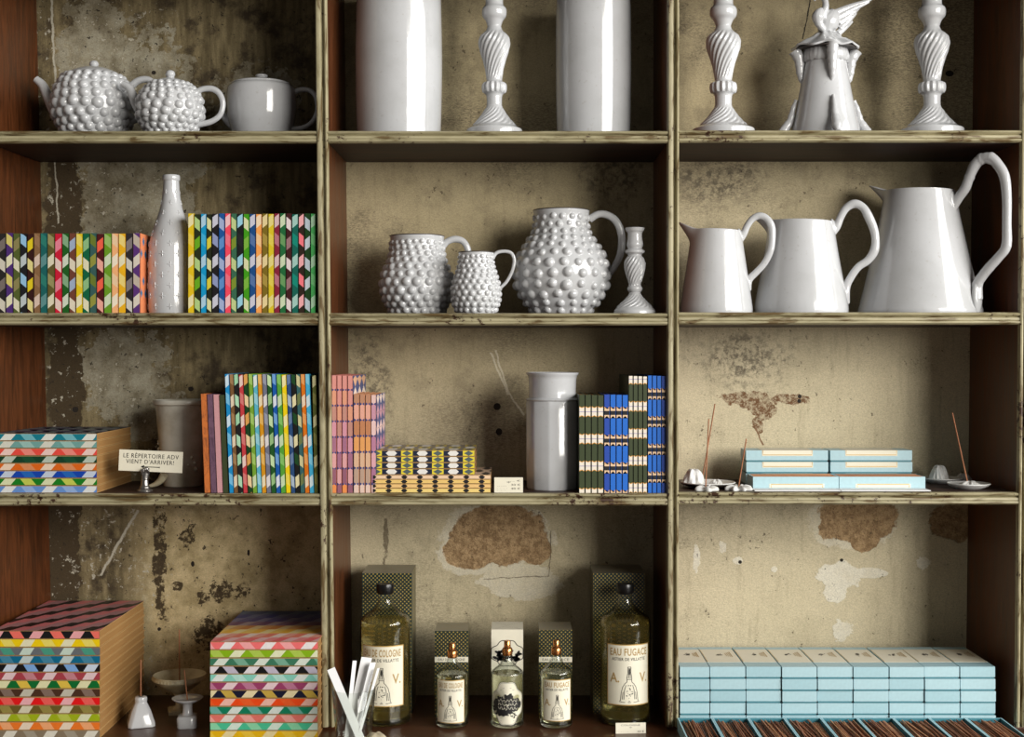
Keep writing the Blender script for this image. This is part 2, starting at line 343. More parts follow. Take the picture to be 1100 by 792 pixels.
def text_polys(s, height, squeeze=1.0, maxw=None, spacing=1.0, bold=0.0):
    """flat lettering as vertices and faces in (u, v), centred in u, base line v = 0"""
    cu = bpy.data.curves.new('letters', 'FONT'); cu.body = s; cu.size = 1.0; cu.align_x = 'CENTER'; cu.resolution_u = 2; cu.offset = bold; cu.space_character = spacing
    ob = bpy.data.objects.new('letters', cu); C.objects.link(ob); dg = bpy.context.evaluated_depsgraph_get()
    me = bpy.data.meshes.new_from_object(ob.evaluated_get(dg)); bpy.data.objects.remove(ob)
    vs = [(v.co.x, v.co.y) for v in me.vertices]; fs = [tuple(p.vertices) for p in me.polygons]; bpy.data.meshes.remove(me)
    k = height / 0.70; w = (max(v[0] for v in vs) - min(v[0] for v in vs)) * k; sx = squeeze
    if maxw: sx = maxw / w
    return [(x * k * sx, y * k) for x, y in vs], fs
def strokes(lines, w):
    vs, fs = [], []
    for ln in lines:
        n = len(ln); o = len(vs)
        for i, p in enumerate(ln):
            a, b = ln[max(i - 1, 0)], ln[min(i + 1, n - 1)]; dx, dy = b[0] - a[0], b[1] - a[1]; L = math.hypot(dx, dy) or 1
            nx, ny = -dy / L * w / 2, dx / L * w / 2
            vs += [(p[0] + nx, p[1] + ny), (p[0] - nx, p[1] - ny)]
        for i in range(n - 1): fs.append((o + 2 * i + 1, o + 2 * i + 3, o + 2 * i + 2, o + 2 * i))
    return vs, fs
def merge(*sets):
    vs, fs = [], []
    for v, f, du, dv in sets:
        o = len(vs); vs += [(a + du, b + dv) for a, b in v]; fs += [tuple(i + o for i in q) for q in f]
    return vs, fs

# ------------------------------------------------------------------ camera and light
cd = bpy.data.cameras.new('camera'); cam = bpy.data.objects.new('camera', cd); C.objects.link(cam); SC.camera = cam
cam.location = (0, -ZC, EYE); cam.rotation_euler = (PI / 2, 0, 0)
cd.sensor_width = 36; cd.lens = 36 * (ZC / S) / 1100; cd.shift_y = -16 / 1100; cd.clip_start = 0.05
def window_light(name, loc, aim, sx, sy, watts, col):
    l = bpy.data.lights.new(name, 'AREA'); l.shape = 'RECTANGLE'; l.size = sx; l.size_y = sy; l.energy = watts; l.color = col
    o = bpy.data.objects.new(name, l); C.objects.link(o); o.location = loc
    o.rotation_euler = (Vector(aim) - Vector(loc)).to_track_quat('-Z', 'Y').to_euler(); return o
PW = [140, 98, 84, 66]
PANES = [(3.05, -5.1), (3.3, -3.75), (3.45, -2.45), (3.5, -1.2)]
for i, (a, b) in enumerate(PANES):
    window_light('shop_window_pane', (a, b, EYE + 0.95), (0.0, 0.1, EYE), 1.12, 2.3, PW[i], (1.0, 0.965, 0.90) if i < 2 else (0.98, 0.975, 0.95))
wd = bpy.data.worlds.new('room_ambience'); SC.world = wd; wd.use_nodes = True
wd.node_tree.nodes['Background'].inputs[0].default_value = (1.0, 0.94, 0.86, 1); wd.node_tree.nodes['Background'].inputs[1].default_value = 0.13
vs_ = SC.view_settings; vs_.view_transform = 'Standard'; vs_.look = 'None'; vs_.exposure = 0.0; vs_.gamma = 1.0; vs_.use_curve_mapping = False

# ------------------------------------------------------------------ setting
w = MB().box(-2.2, 2.2, D, D + 0.12, 0.0, 2.9).build('wall_back', M['wall']); w['kind'] = 'structure'
f = MB().box(-2.2, 2.2, -3.2, D + 0.12, -0.05, 0.0).build('floor', plain('worn_floor_boards', rgb(96, 70, 48), 0.5, var=0.3, scale=6)); f['kind'] = 'structure'

# ------------------------------------------------------------------ shelving unit
unit = thing('shelving_unit', 'tall worn wooden shelving unit with cream painted mouldings and dark brown inside', 'shelves', (0, 0, CT))
TOPY, BOTY = -60, 783
def fz(py): return Zp(py) - CT
def upright(fl, fr, bl, br):
    """front and back pixel columns (left, right), each as (at py -60, at py 783)"""
    vs = []
    yb = D - 0.001
    for i, py in ((1, BOTY), (0, TOPY)):
        z = fz(py)
        vs += [(X(fl[i]), 0, z), (X(fr[i]), 0, z), (X(br[i], yb), yb, z), (X(bl[i], yb), yb, z)]
    return MB().hexa(vs).build('upright', M['wood'], unit)
upright((-36, -27), (-14, -5), (10, 24), (38.5, 57))
upright((338, 346), (351, 360), (357, 364), (369.5, 378.5))
upright((716.5, 715.5), (729.5, 728.5), (702, 701.5), (713, 712))
upright((1097, 1089.2), (1115, 1107), (1046.5, 1037.5), (1072, 1064))
def ex(pair, py): return pair[0] + (pair[1] - pair[0]) * (py - TOPY) / (BOTY - TOPY)
LI, D1L, D1R, D2L, D2R, RI = (-14, -5), (338, 346), (351, 360), (716.5, 715.5), (729.5, 728.5), (1097, 1089.2)
BL = ((38.5, 57), (369.5, 378.5), (713, 712)); BR = ((357, 364), (702, 701.5), (1046.5, 1037.5))
COLS = ((LI, D1L), (D1R, D2L), (D2R, RI))
def shelf_board(c, zt, th=13.3, py=0):
    l, r = COLS[c]; zt -= CT; zb = zt - th * S; yb = D - 0.001
    def q(z, pyy):
        return [(X(ex(l, pyy)) , 0, z), (X(ex(r, pyy)), 0, z), (X(ex(BR[c], pyy), yb), yb, z), (X(ex(BL[c], pyy), yb), yb, z)]
    MB().hexa(q(zb, py + 13) + q(zt, py)).build('shelf_board', M['shelfwood'], unit)
# moulding profiles: (across 0..1, forward 0..1)
HP = [(0, 0), (0.02, 0.5), (0.08, 0.85), (0.17, 1.0), (0.26, 0.85), (0.32, 0.45), (0.36, 0.3), (0.40, 0.5), (0.45, 0.8), (0.62, 0.85), (0.68, 0.7), (0.72, 0.9), (0.84, 1.0), (0.95, 0.75), (1, 0.35), (1, 0)]
VP = [(0, 0), (0.03, 0.5), (0.12, 0.9), (0.28, 1.0), (0.44, 0.9), (0.53, 0.5), (0.57, 0.2), (0.66, 0.2), (0.70, 0.55), (0.78, 0.9), (0.86, 0.95), (0.95, 0.7), (1, 0.3), (1, 0)]
def moulding(a0, a1, b0, b1, prof, mat, dep=0.009):
    """runs from edge a (a0..a1 across) to edge b"""
    vs = []
    for (p, q) in ((a0, a1), (b0, b1)):
        for (t, d) in prof: vs.append((p[0] + (q[0] - p[0]) * t, -d * dep, p[1] + (q[1] - p[1]) * t))
    n = len(prof); fs = [(i, i + 1, n + i + 1, n + i) for i in range(n - 1)] + [tuple(range(n - 1, -1, -1)), tuple(range(n, 2 * n))]
    o = MB().add(vs, fs).build('front_moulding', mat, unit, 40)
    return o
for (l, r) in ((( -27, -18), (-14, -5)), (D1L, D1R), (D2L, D2R), (RI, (1106, 1098.2)), ((1107, 1099.2), (1115, 1107))):
    yb = BOTY - 3
    moulding((X(l[0]), fz(TOPY)), (X(r[0]), fz(TOPY)), (X(ex(l, yb)), fz(yb)), (X(ex(r, yb)), fz(yb)), VP, M['trim_v'], 0.0095)
for c in range(3):
    for row in (0, 1, 2, 3):
        zt = SH[row][c] if row else Zp(-54)
        py = 380 - (zt - EYE) / S
        shelf_board(c, zt, py=py)
        l, r = COLS[c]
        zz = zt - CT; zb = zz - 13.4 * S
        e = 0.6
        moulding((X(ex(l, py) - e), zz), (X(ex(l, py) - e), zb), (X(ex(r, py) + e), zz), (X(ex(r, py) + e), zb), HP, M['trim_h'], 0.0085)
ct = thing('counter', 'dark brown wooden counter under the shelving unit', 'counter', (0, 0, 0))
MB().box(-1.0, 1.0, -0.42, D - 0.001, CT - 0.035, CT).build('counter_top', M['counter'], ct)
MB().box(-0.98, 0.98, -0.36, D - 0.01, 0.0, CT - 0.035).build('counter_body', M['wood'], ct)

# ------------------------------------------------------------------ books
def strip(mb, O, Uv, Vv, T, L, bounds, cols, off=None):
    """tiles a strip of length L, width T with cells; a bound is (p0, pm, p1): its place at the two edges and the middle"""
    O, Uv, Vv = Vector(O), Vector(Uv), Vector(Vv)
    bs = [(0, 0, 0)] + [tuple(min(max(p, 0), L) for p in b) for b in bounds] + [(L, L, L)]
    for i in range(len(bs) - 1):
        a, b = bs[i], bs[i + 1]
        if max(b[j] - a[j] for j in range(3)) < 1e-6: continue
        pts = [(a[0], 0), (b[0], 0)]
        if abs(b[1] - (b[0] + b[2]) / 2) > 1e-7: pts.append((b[1], T / 2))
        pts += [(b[2], T), (a[2], T)]
        if abs(a[1] - (a[0] + a[2]) / 2) > 1e-7: pts.append((a[1], T / 2))
        uniq = []
        for p in pts:
            if not uniq or abs(p[0] - uniq[-1][0]) + abs(p[1] - uniq[-1][1]) > 1e-7: uniq.append(p)
        if len(uniq) > 1 and abs(uniq[0][0] - uniq[-1][0]) + abs(uniq[0][1] - uniq[-1][1]) < 1e-7: uniq.pop()
        if len(uniq) >= 3: mb.poly([O + Uv * p[0] + Vv * p[1] for p in uniq], cols[i % len(cols)])
def diag(T, L, P, ph, flip, D_, A_, B_, D2=None):
    """cream slanted bars one way, lighter bars the other way, dark triangles between"""
    D2 = D2 or D_; ln = T * (0.84 if T < .0108 else 0.64); bounds = []; cols = [None]; n0 = -2
    seq = []
    for k in range(n0, int(L / P) + 3):
        o = k * P + ph
        seq += [(o, o + ln, A_), (o + 0.27 * P, o + 0.27 * P + ln, D_), (o + 0.625 * P, o + 0.625 * P - ln, B_), (o + 0.895 * P, o + 0.895 * P - ln, D2)]
    out = []
    for (b, t, c) in seq:
        if flip: b, t = t, b
        out.append(((b, (b + t) / 2, t), c))
    return [x[0] for x in out], [D2] + [x[1] for x in out]
def rhomb(L, P, ph, lean, cols_):
    """equal bars all slanting the same way"""
    n = len(cols_); bounds = []; cs = [cols_[-1]]
    for k in range(-2, int(L / P) + 3):
        for i in range(n):
            b = k * P + ph + P * i / n; bounds.append((b, b + lean / 2, b + lean)); cs.append(cols_[i])
    return bounds, cs
def chev(items, rep, L, ph=0.0):
    """items: (length, apex at its start, colour), repeated"""
    bounds = []; cols = []; p = ph - rep * sum(i[0] for i in items) * 0 - sum(i[0] for i in items)
    last = items[-1][2]; first = None
    cols = [last]
    while p < L + 0.01:
        for (ln, ap, c) in items:
            bounds.append((p, p + ap, p)); cols.append(c); p += ln
    return bounds, cols
def book(name, label, group, L, T, dep, spine, plaincol, standing, loc, rz=0, lean=0, side=None, top=None, cat='book', pages=None, mat=None):
    """spine(T) gives (bounds, colours); standing: spine upright, else lying with the spine along x"""
    t = thing(name, label, cat, loc, rz, group)
    if lean: t.rotation_euler = (0, lean, rz)
    c = 0.0011; g = 0.0003
    if standing: P3 = lambda l, tt, d: Vector((tt, d, l))
    else: P3 = lambda l, tt, d: Vector((l, d, tt))
    def bx(mb, l0, l1, t0, t1, d0, d1, col):
        a, b = P3(l0, t0, d0), P3(l1, t1, d1); mb.box(a.x, b.x, a.y, b.y, a.z, b.z, col)
    mb = MB(); ch = min(0.0007, T * 0.08)
    board = plaincol if standing else rgb(192, 152, 98)
    dark = tuple(q * 0.55 for q in plaincol[:3]) + (1,)
    bx(mb, 0, L, g, g + c, 0.001, dep, board); bx(mb, 0, L, T - g - c, T - g, 0.001, dep, board)
    bx(mb, 0, L, g + ch, T - g - ch, 0.0002, 0.0012, dark)
    b, cs = spine(T - 2 * (g + ch), L)
    strip(mb, P3(0, g + ch, 0), P3(1, 0, 0), P3(0, 1, 0), T - 2 * (g + ch), L, b, cs)
    for i, f in enumerate(mb.f): pass
    if side:   # printed cover on the +t face: bands along l, stacked along d
        nb = max(1, round(dep / side['w'])); wd = dep / nb
        for i in range(nb):
            b, cs = side['f'](i, wd, L)
            strip(mb, P3(0, T - g + 0.0003, i * wd), P3(1, 0, 0), P3(0, 0, 1), wd, L, b, cs)
    mb.build('cover', mat or M['print'], t)
    p = MB(); bx(p, 0.0012, L - 0.0012, g + c, T - g - c, 0.0012, dep - 0.0015, None); p.build('page_block', pages or M['kraft'], t)
    return t
def px2(c): return rgb(*c)

# row 2, shelf of the white bottle: (name, dark, pale bar, second bar)
LOW = [('black', (35, 30, 30), (215, 208, 185), (120, 110, 102)), ('black and grey', (38, 34, 34), (212, 206, 190), (120, 110, 105)), ('violet', (78, 45, 118), (228, 224, 190), (216, 202, 112)), ('olive green', (82, 94, 40), (222, 218, 190), (140, 132, 84)),
 ('black and light blue', (24, 24, 28), (190, 200, 202), (150, 195, 226)), ('maroon and yellow', (52, 16, 12), (226, 214, 140), (226, 202, 30)), ('tan brown', (136, 100, 66), (216, 192, 176), (152, 116, 82)),
 ('deep teal', (18, 96, 94), (92, 142, 142), (40, 122, 108)), ('khaki', (98, 88, 40), (222, 216, 188), (152, 146, 96)), ('crimson red', (206, 20, 52), (232, 206, 196), (232, 130, 150)), ('forest green', (24, 92, 26), (208, 218, 198), (132, 172, 132)),
 ('powder blue', (112, 62, 46), (224, 214, 192), (160, 176, 202)), ('bright yellow', (228, 198, 20), (232, 226, 190), (232, 212, 104)), ('emerald and cream', (0, 98, 62), (226, 220, 186), (142, 188, 132)), ('slate and moss', (52, 92, 88), (146, 148, 62), (106, 122, 42)),
 ('maroon and coral', (78, 12, 16), (236, 168, 152), (242, 98, 72)), ('leaf green', (104, 154, 30), (206, 220, 188), (152, 188, 104)), ('peach', (242, 178, 122), (240, 226, 202), (236, 202, 162)), ('marigold', (236, 178, 22), (230, 224, 188), (236, 212, 124)),
 ('charcoal and grey', (42, 37, 42), (206, 202, 192), (132, 122, 122)), ('purple and beige', (88, 48, 118), (216, 206, 192), (192, 178, 162))]
bx_ = [-9.3, -1.9, 5.7] + [v / 6.667 for v in (90, 140, 190, 237, 285, 335, 388, 440, 490, 540, 588, 638, 688, 740, 795, 845, 897, 948, 1003)]
bx_[0] = -9.0
LOW = LOW[-(len(bx_) - 1):]
zs = SH[2][0]
for i, (nm, d_, a_, b_) in enumerate(LOW):
    l, r = bx_[i] + 0.05, bx_[i + 1] - 0.05; T = (r - l) * S; L = (SH[2][0] - Zp(250.8 + random.uniform(-.5, .5))) * -1 if False else Zp(250.8 + random.uniform(-.5, .6)) - zs
    fl = i % 2 == 1
    if nm in ('leaf green', 'peach', 'marigold', 'deep teal', 'khaki', 'tan brown'): fl = False
    ph = (43 * S) * (0.16 if not fl else 0.05) + random.uniform(-.3, .3) * S
    sp = lambda T_, L_, d_=d_, a_=a_, b_=b_, ph=ph, fl=fl: diag(T_, L_, 43 * S, ph - 2 * S, fl, px2(d_), px2(a_), px2(b_))
    side = None; col = px2(d_)
    if i == len(LOW) - 1:
        col = px2((236, 142, 92)); O_, Bl = px2((238, 146, 98)), px2((40, 120, 170))
        side = dict(w=0.012, f=lambda k, w_, L_: chev([(0.032, -0.0, O_), (0.0001, -0.008, Bl), (0.032, 0.008, O_)], 1, L_, 0.02 * (k % 2)))
    book('notebook', '%s zigzag notebook, %s from left in the row left of the bottle' % (nm, ORD[i]), 'notebooks left of the white bottle', L, T, 0.165 + random.uniform(-.004, .004), sp, col, True, (X(l), 0.0015 + random.uniform(0, .001), zs), side=side)
HIGH = [('yellow', (226, 192, 22), (232, 222, 172), (230, 202, 82)), ('black and lime', (32, 42, 12), (176, 206, 132), (102, 168, 22)), ('bright blue', (0, 150, 202), (172, 206, 226), (62, 172, 216)), ('black and pale yellow', (26, 32, 12), (216, 216, 162), (216, 202, 62)),
 ('black and lilac', (22, 17, 22), (202, 202, 216), (142, 152, 192)), ('royal blue', (20, 82, 152), (162, 176, 212), (92, 142, 202)), ('coral pink', (246, 72, 96), (240, 192, 196), (240, 112, 132)), ('grey green and olive', (52, 102, 76), (192, 206, 142), (122, 142, 42)),
 ('black and ice blue', (18, 18, 20), (152, 206, 226), (30, 30, 32)), ('grass green', (62, 152, 12), (216, 216, 172), (122, 176, 62)), ('navy', (16, 72, 132), (202, 202, 216), (82, 112, 162)), ('apricot', (246, 162, 82), (240, 216, 182), (240, 196, 142)), ('bronze', (122, 102, 22), (226, 206, 152), (166, 142, 62)),
 ('mustard', (216, 192, 32), (226, 212, 132), (222, 202, 82)), ('burgundy and pink', (132, 26, 52), (212, 182, 186), (182, 112, 126)), ('pine green', (22, 102, 52), (202, 216, 182), (102, 152, 92)), ('mauve', (62, 12, 17), (226, 212, 212), (152, 112, 116)), ('teal green', (0, 96, 82), (162, 202, 192), (0, 136, 116)),
 ('espresso and pink', (42, 26, 12), (240, 172, 176), (246, 122, 132)), ('pale blue', (16, 62, 16), (192, 206, 216), (202, 212, 222)), ('mint green', (72, 176, 92), (176, 216, 182), (112, 192, 122))]
hb = [195 + v / 6.333 for v in (40, 83, 127, 167, 204, 250, 292, 333, 374, 418, 459, 502, 545, 587, 627, 666, 708, 748, 793, 834, 876, 912)]
for i, (nm, d_, a_, b_) in enumerate(HIGH):
    l, r = hb[i] + 0.05, hb[i + 1] - 0.05; T = (r - l) * S; L = Zp(229.6 + random.uniform(-.5, .7)) - zs
    fl = i in (1, 3, 5, 7, 9, 16, 19, 4) and i != 4
    ph = 43 * S * 0.10
    sp = lambda T_, L_, d_=d_, a_=a_, b_=b_, ph=ph, fl=fl: diag(T_, L_, 43.4 * S, ph - (3.5 * S if fl else 0), fl, px2(d_), px2(a_), px2(b_))
    book('notebook', '%s zigzag notebook, %s from left in the row right of the bottle' % (nm, ORD[i]), 'notebooks right of the white bottle', L, T, 0.165 + random.uniform(-.004, .004), sp, px2(d_), True, (X(l), 0.0015 + random.uniform(0, .001), zs))
# row 3 left: tall leaning row
TALL = [('sky blue', (20, 140, 200), (205, 225, 238), (120, 190, 226)), ('brown and cream', (120, 84, 48), (226, 208, 182), (160, 124, 84)), ('black and mint', (24, 22, 24), (176, 220, 184), (160, 210, 170)), ('red and pale pink', (198, 60, 66), (232, 204, 194), (214, 120, 116)), ('dark green and tan', (14, 62, 24), (236, 206, 158), (222, 160, 84)),
 ('lime green', (118, 164, 48), (206, 220, 176), (160, 196, 100)), ('turquoise and white', (92, 180, 200), (222, 230, 226), (150, 206, 220)), ('gold and cream', (212, 146, 20), (232, 216, 180), (226, 180, 96)), ('grey and lilac', (112, 114, 132), (222, 216, 216), (150, 152, 168)), ('bottle green', (24, 84, 32), (196, 222, 172), (150, 190, 130)),
 ('cobalt blue', (10, 86, 168), (216, 222, 232), (110, 160, 214)), ('apple green', (84, 160, 54), (198, 218, 178), (130, 190, 100)), ('lemon yellow', (240, 208, 0), (238, 226, 168), (240, 216, 80)), ('dusty navy', (38, 74, 120), (170, 186, 200), (100, 124, 160)), ('black and dark green', (16, 16, 14), (226, 216, 170), (20, 70, 30)),
 ('blue green and khaki', (52, 98, 100), (206, 200, 150), (110, 122, 74)), ('orange', (222, 116, 10), (238, 214, 186), (232, 160, 90)), ('light blue', (66, 178, 220), (214, 232, 238), (130, 204, 230)), ('olive', (92, 98, 38), (206, 200, 152), (130, 130, 70))]
tb = [210 + v / 5.657 for v in (203, 231, 258, 288, 316, 346, 374, 402, 430, 459, 489, 517, 548, 578, 606, 636, 664, 692, 720, 748)]
z3 = SH[3][0]
for i, (nm, d_, a_, b_) in enumerate(TALL):
    l, r = tb[i] + 0.05, tb[i + 1] - 0.05; lean = -math.radians(2.3 if i < 18 else 1.2); T = (r - l) * S
    L = Zp(402.3 + random.uniform(-.5, .5) + (0.8 if i == 18 else 0)) - z3 - 0.0003
    fl = i in (2, 4, 9, 13, 15)
    sp = lambda T_, L_, d_=d_, a_=a_, b_=b_, fl=fl, i=i: diag(T_, L_, 43.2 * S, 43 * S * (0.12 if i % 3 else 0.62), fl, px2(d_), px2(a_), px2(b_))
    book('notebook', '%s zigzag notebook, %s from left in the tall leaning row' % (nm, ORD[i]), 'tall leaning notebooks', L, T, 0.165, sp, px2(d_), True, (X(l), 0.002, z3 + 0.0002), lean=lean)
SMALL = [('orange marbled', (206, 116, 56)), ('purple marbled', (112, 82, 102)), ('dusty pink', (206, 152, 156)), ('dark green', (58, 68, 40))]
sb = [219.0, 225.8, 232.5, 239.0, 245.2]
for i, (nm, d_) in enumerate(SMALL):
    T = (sb[i + 1] - sb[i] - 0.1) * S
    book('slim_notebook', '%s slim notebook leaning against the tall zigzag notebooks' % nm, 'slim marbled notebooks', Zp(423.5 + i * .4) - z3, T, 0.13, lambda T_, L_, d_=d_: ([], [px2(d_)]), px2(d_), True, (X(sb[i]), 0.003, z3 + 0.0003), lean=-math.radians(2.3), mat=M['marble'] if i in (0, 1) else M['print'])

# lying stacks
def stack(rows, names, where, group, xl, w_px, Y, dep, ytop, th, zbase, P, phs, topspec):
    n = len(rows)
    T = th * U(Y)
    for i in range(n):
        d_, a_, b_ = rows[i]; z = zbase + (n - 1 - i) * T
        pos = 'topmost' if i == 0 else ('bottom one' if i == n - 1 else ORD[i] + ' from the top')
        jit = random.uniform(-.25, .25) * U(Y)
        sp = lambda T_, L_, d_=d_, a_=a_, b_=b_, i=i: diag(T_, L_, P * U(Y), phs[i % len(phs)] * U(Y), False, px2(d_), px2(a_), px2(b_))
        book('large_notebook', '%s notebook, %s of the %s' % (names[i], pos, where), group, w_px * U(Y), T, dep + random.uniform(-.003, .003), sp, px2(d_), False, (X(xl, Y) + jit, Y + random.uniform(0, .0015), z), side=topspec if i == 0 else None)
st = [((10, 122, 140), (222, 224, 216), (110, 178, 188)), ((112, 162, 156), (214, 214, 200), (152, 190, 182)), ((232, 76, 64), (238, 204, 196), (236, 138, 126)), ((6, 62, 36), (184, 196, 182), (14, 76, 46)), ((222, 102, 18), (236, 210, 186), (218, 140, 92)), ((8, 66, 172), (196, 206, 222), (30, 100, 184)), ((14, 124, 24), (218, 222, 180), (196, 204, 84)), ((102, 144, 208), (220, 222, 222), (146, 174, 220))]
nmst = ['teal', 'pale sea green', 'coral red', 'dark green', 'orange', 'deep blue', 'green and yellow', 'light blue']
tp = dict(w=0.033, f=lambda k, w_, L_: diag(w_, L_, 44 * S, (k * 22 % 44) * S, False, px2((62, 58, 92)), px2((128, 142, 140)), px2((84, 108, 112))))
stack(st, nmst, 'stack by the handwritten sign', 'large notebooks by the handwritten sign', -6.5, 110, 0.001, 0.20, 465.7, 8.02, SH[3][0], 44, [6, 4.5, 5.5, 6.5, 5.5, 6, 5.5, 6.5], tp)
sl = [((18, 16, 18), (234, 166, 168), (238, 112, 98)), ((242, 206, 0), (232, 226, 190), (236, 218, 104)), ((104, 108, 112), (198, 214, 200), (72, 152, 128)), ((0, 104, 140), (192, 206, 204), (66, 132, 160)), ((12, 12, 16), (204, 216, 232), (124, 168, 222)), ((166, 62, 72), (228, 198, 200), (196, 130, 138)), ((0, 106, 44), (226, 222, 176), (222, 188, 72)), ((74, 46, 30), (196, 190, 172), (130, 108, 96)), ((232, 18, 22), (236, 176, 180), (238, 96, 88)), ((108, 90, 36), (216, 208, 180), (150, 136, 70)), ((160, 176, 18), (222, 222, 186), (186, 196, 80)), ((236, 120, 38), (234, 214, 190), (240, 168, 116)), ((134, 118, 96), (220, 214, 198), (160, 150, 132))]
nmsl = ['black and coral', 'bright yellow', 'grey and jade', 'petrol blue', 'black and light blue', 'rose red', 'green and gold', 'dark brown', 'scarlet', 'olive brown', 'lime', 'orange', 'grey brown']
YF = -0.058
tp = dict(w=0.033, f=lambda k, w_, L_: rhomb(L_, 43.5 * S, (3 + k * 14.5) % 43.5 * S, 8 * S, [px2((24, 20, 22)), px2((214, 118, 120)), px2((178, 128, 130))]))
stack(sl, nmsl, 'black-topped stack on the counter', 'large notebooks in the black-topped stack', -8, 114.8, YF, 0.262, 677.4, 8.93, CT, 43.5, [-4.5, 29 - 43.5, 28 - 43.5, 27.5, 10, 9, -.5 + 3, 28.5, 28.5, 27, 3, 27.5, 10], tp)
sr = [((238, 112, 112), (236, 228, 226), (240, 164, 164)), ((134, 176, 14), (226, 228, 190), (172, 198, 80)), ((58, 118, 90), (214, 222, 208), (118, 168, 144)), ((14, 14, 16), (226, 218, 222), (192, 184, 200)), ((134, 204, 186), (222, 226, 220), (178, 220, 208)), ((152, 60, 100), (230, 202, 206), (186, 118, 146)), ((16, 18, 44), (228, 212, 168), (196, 164, 70)), ((238, 74, 14), (240, 186, 170), (236, 92, 36)), ((0, 124, 88), (216, 224, 216), (108, 172, 160)), ((226, 116, 104), (228, 216, 206), (236, 164, 154)), ((72, 190, 146), (214, 230, 216), (140, 212, 168)), ((232, 182, 10), (232, 214, 160), (236, 196, 60))]
nmsr = ['salmon pink', 'lime green', 'sage green', 'black and lilac', 'pale aqua', 'plum', 'navy and gold', 'vermilion', 'sea green', 'dusty coral', 'mint', 'golden yellow']
RB = [((238, 112, 112), (238, 190, 186)), ((232, 128, 104), (240, 212, 196)), ((238, 178, 60), (240, 216, 150)), ((206, 128, 60), (226, 190, 130)), ((120, 72, 104), (176, 150, 150)), ((76, 62, 130), (140, 132, 160)), ((58, 60, 140), (112, 118, 156)), ((50, 70, 130), (96, 116, 150))]
def tpr(k, w_, L_):
    a, b = RB[min(k, 7)]
    return rhomb(L_, 43.5 * S * .72, (k * 15.6 % 31.3) * S, 8 * S, [px2(a), px2(b), px2(tuple(int(p * .6 + q * .4) for p, q in zip(a, b)))])
stack(sr, nmsr, 'pink-topped stack on the counter', 'large notebooks in the pink-topped stack', 225.8, 115.4, YF, 0.255, 689.8, 8.68, CT, 43.6, [9.5, 20, 3, -8, 1 - 43.6 + 43.6, 12, 33 - 43.6, 9.5, 18, 10.5, 17, 11], dict(w=0.032, f=tpr))

# row 3 middle: pink ogive pattern
zm = SH[3][1]
BLU = px2((58, 72, 128))
PK = [px2(c) for c in ((222, 150, 140), (226, 158, 128), (196, 142, 128), (214, 150, 166), (168, 112, 138), (222, 164, 166), (150, 96, 116), (238, 148, 82))]
PK2 = [px2(c) for c in ((214, 128, 60), (226, 150, 82), (190, 138, 108), (232, 170, 150), (196, 132, 92), (232, 164, 98), (222, 182, 150), (190, 160, 140), (230, 200, 186))]
PK3 = [px2(c) for c in ((232, 196, 190), (178, 120, 150), (226, 170, 178), (190, 130, 158), (236, 200, 196), (204, 150, 168))]
def ogive(cols, cell, apex):
    def f(T_, L_):
        bounds = []; cs = [cols[0]]; p = cell * 0.55; i = 1
        while p < L_ + cell:
            bounds += [(p - apex, p, p - apex), (p + apex, p, p + apex)]; cs += [BLU, cols[i % len(cols)]]; p += cell; i += 1
        return bounds, cs
    return f
pb = [355.9, 361.6, 367.2, 373.0, 379.2]
cvr = dict(w=0.062, f=lambda k, w_, L_: ogive([px2((236, 206, 184)), px2((240, 220, 204)), px2((228, 176, 140)), px2((222, 160, 176)), px2((190, 140, 168))], 0.026, 0.013)(w_, L_))
for i in range(4):
    book('pink_notebook', 'pink and orange beaded notebook, %s from left in the taller pink row' % ORD[i], 'taller pink notebooks', Zp(403.3 + i * .2) - zm, (pb[i + 1] - pb[i] - .1) * S, 0.19, ogive(PK[::-1][i % 2:] + PK, 16.9 * S, 0.0022), px2((200, 120, 110)), True, (X(pb[i]), 0.002, zm), side=cvr if i == 3 else None)
pc = [379.4, 385.9, 392.0, 398.2, 404.3]
for i in range(4):
    book('pink_notebook', '%s beaded notebook, %s from left in the shorter pink row' % ('mauve' if i == 3 else 'orange and beige', ORD[i]), 'shorter pink notebooks', Zp(423.6 + i * .3) - zm, (pc[i + 1] - pc[i] - .1) * S, 0.15, ogive((PK3 if i == 3 else PK2[::-1]), 17.2 * S, 0.0026), px2((214, 150, 110)), True, (X(pc[i]), 0.0025, zm), side=dict(w=0.05, f=lambda k, w_, L_: ogive(PK3 + [px2((240, 216, 206))], 0.0255, 0.013)(w_, L_)) if i == 3 else None)
# flat yellow stacks
BLK, PEA, YEL, GRY, NAV, WHT = px2((26, 26, 30)), px2((240, 200, 150)), px2((232, 212, 60)), px2((84, 98, 98)), px2((24, 34, 58)), px2((236, 232, 226))
def lowspine(i):
    base = [px2((240, 206, 170)), px2((238, 200, 120)), px2((238, 196, 128)), px2((240, 210, 128))][i]
    return lambda T_, L_: chev([(0.0040, -0.0034, BLK), (0.0210, 0.0034, base)], 1, L_, 0.0045 - .0062)
def ovals(yel, gry, nav, wht, shift=0.0, sc=1.0):
    def f(T_, L_):
        bounds = []; cs = [nav]; q = S
        for k in range(-2, 6):
            o = (8.4 + 33.2 * k - 12.4) * q * sc + shift; e = o + 12.4 * q * sc; c = (o + e) / 2; d = (e + o + 33.2 * q * sc) / 2
            bounds += [(o,) * 3, (c - .2 * q, c - 5.3 * q, c - .2 * q), (c + .2 * q, c + 5.3 * q, c + .2 * q), (e,) * 3, (d - 3.2 * q, d - 6 * q, d - 3.2 * q), (d + 3.2 * q, d + 6 * q, d + 3.2 * q)]
            cs += [yel, gry, yel, nav, wht, nav]
        return bounds, cs
    return f
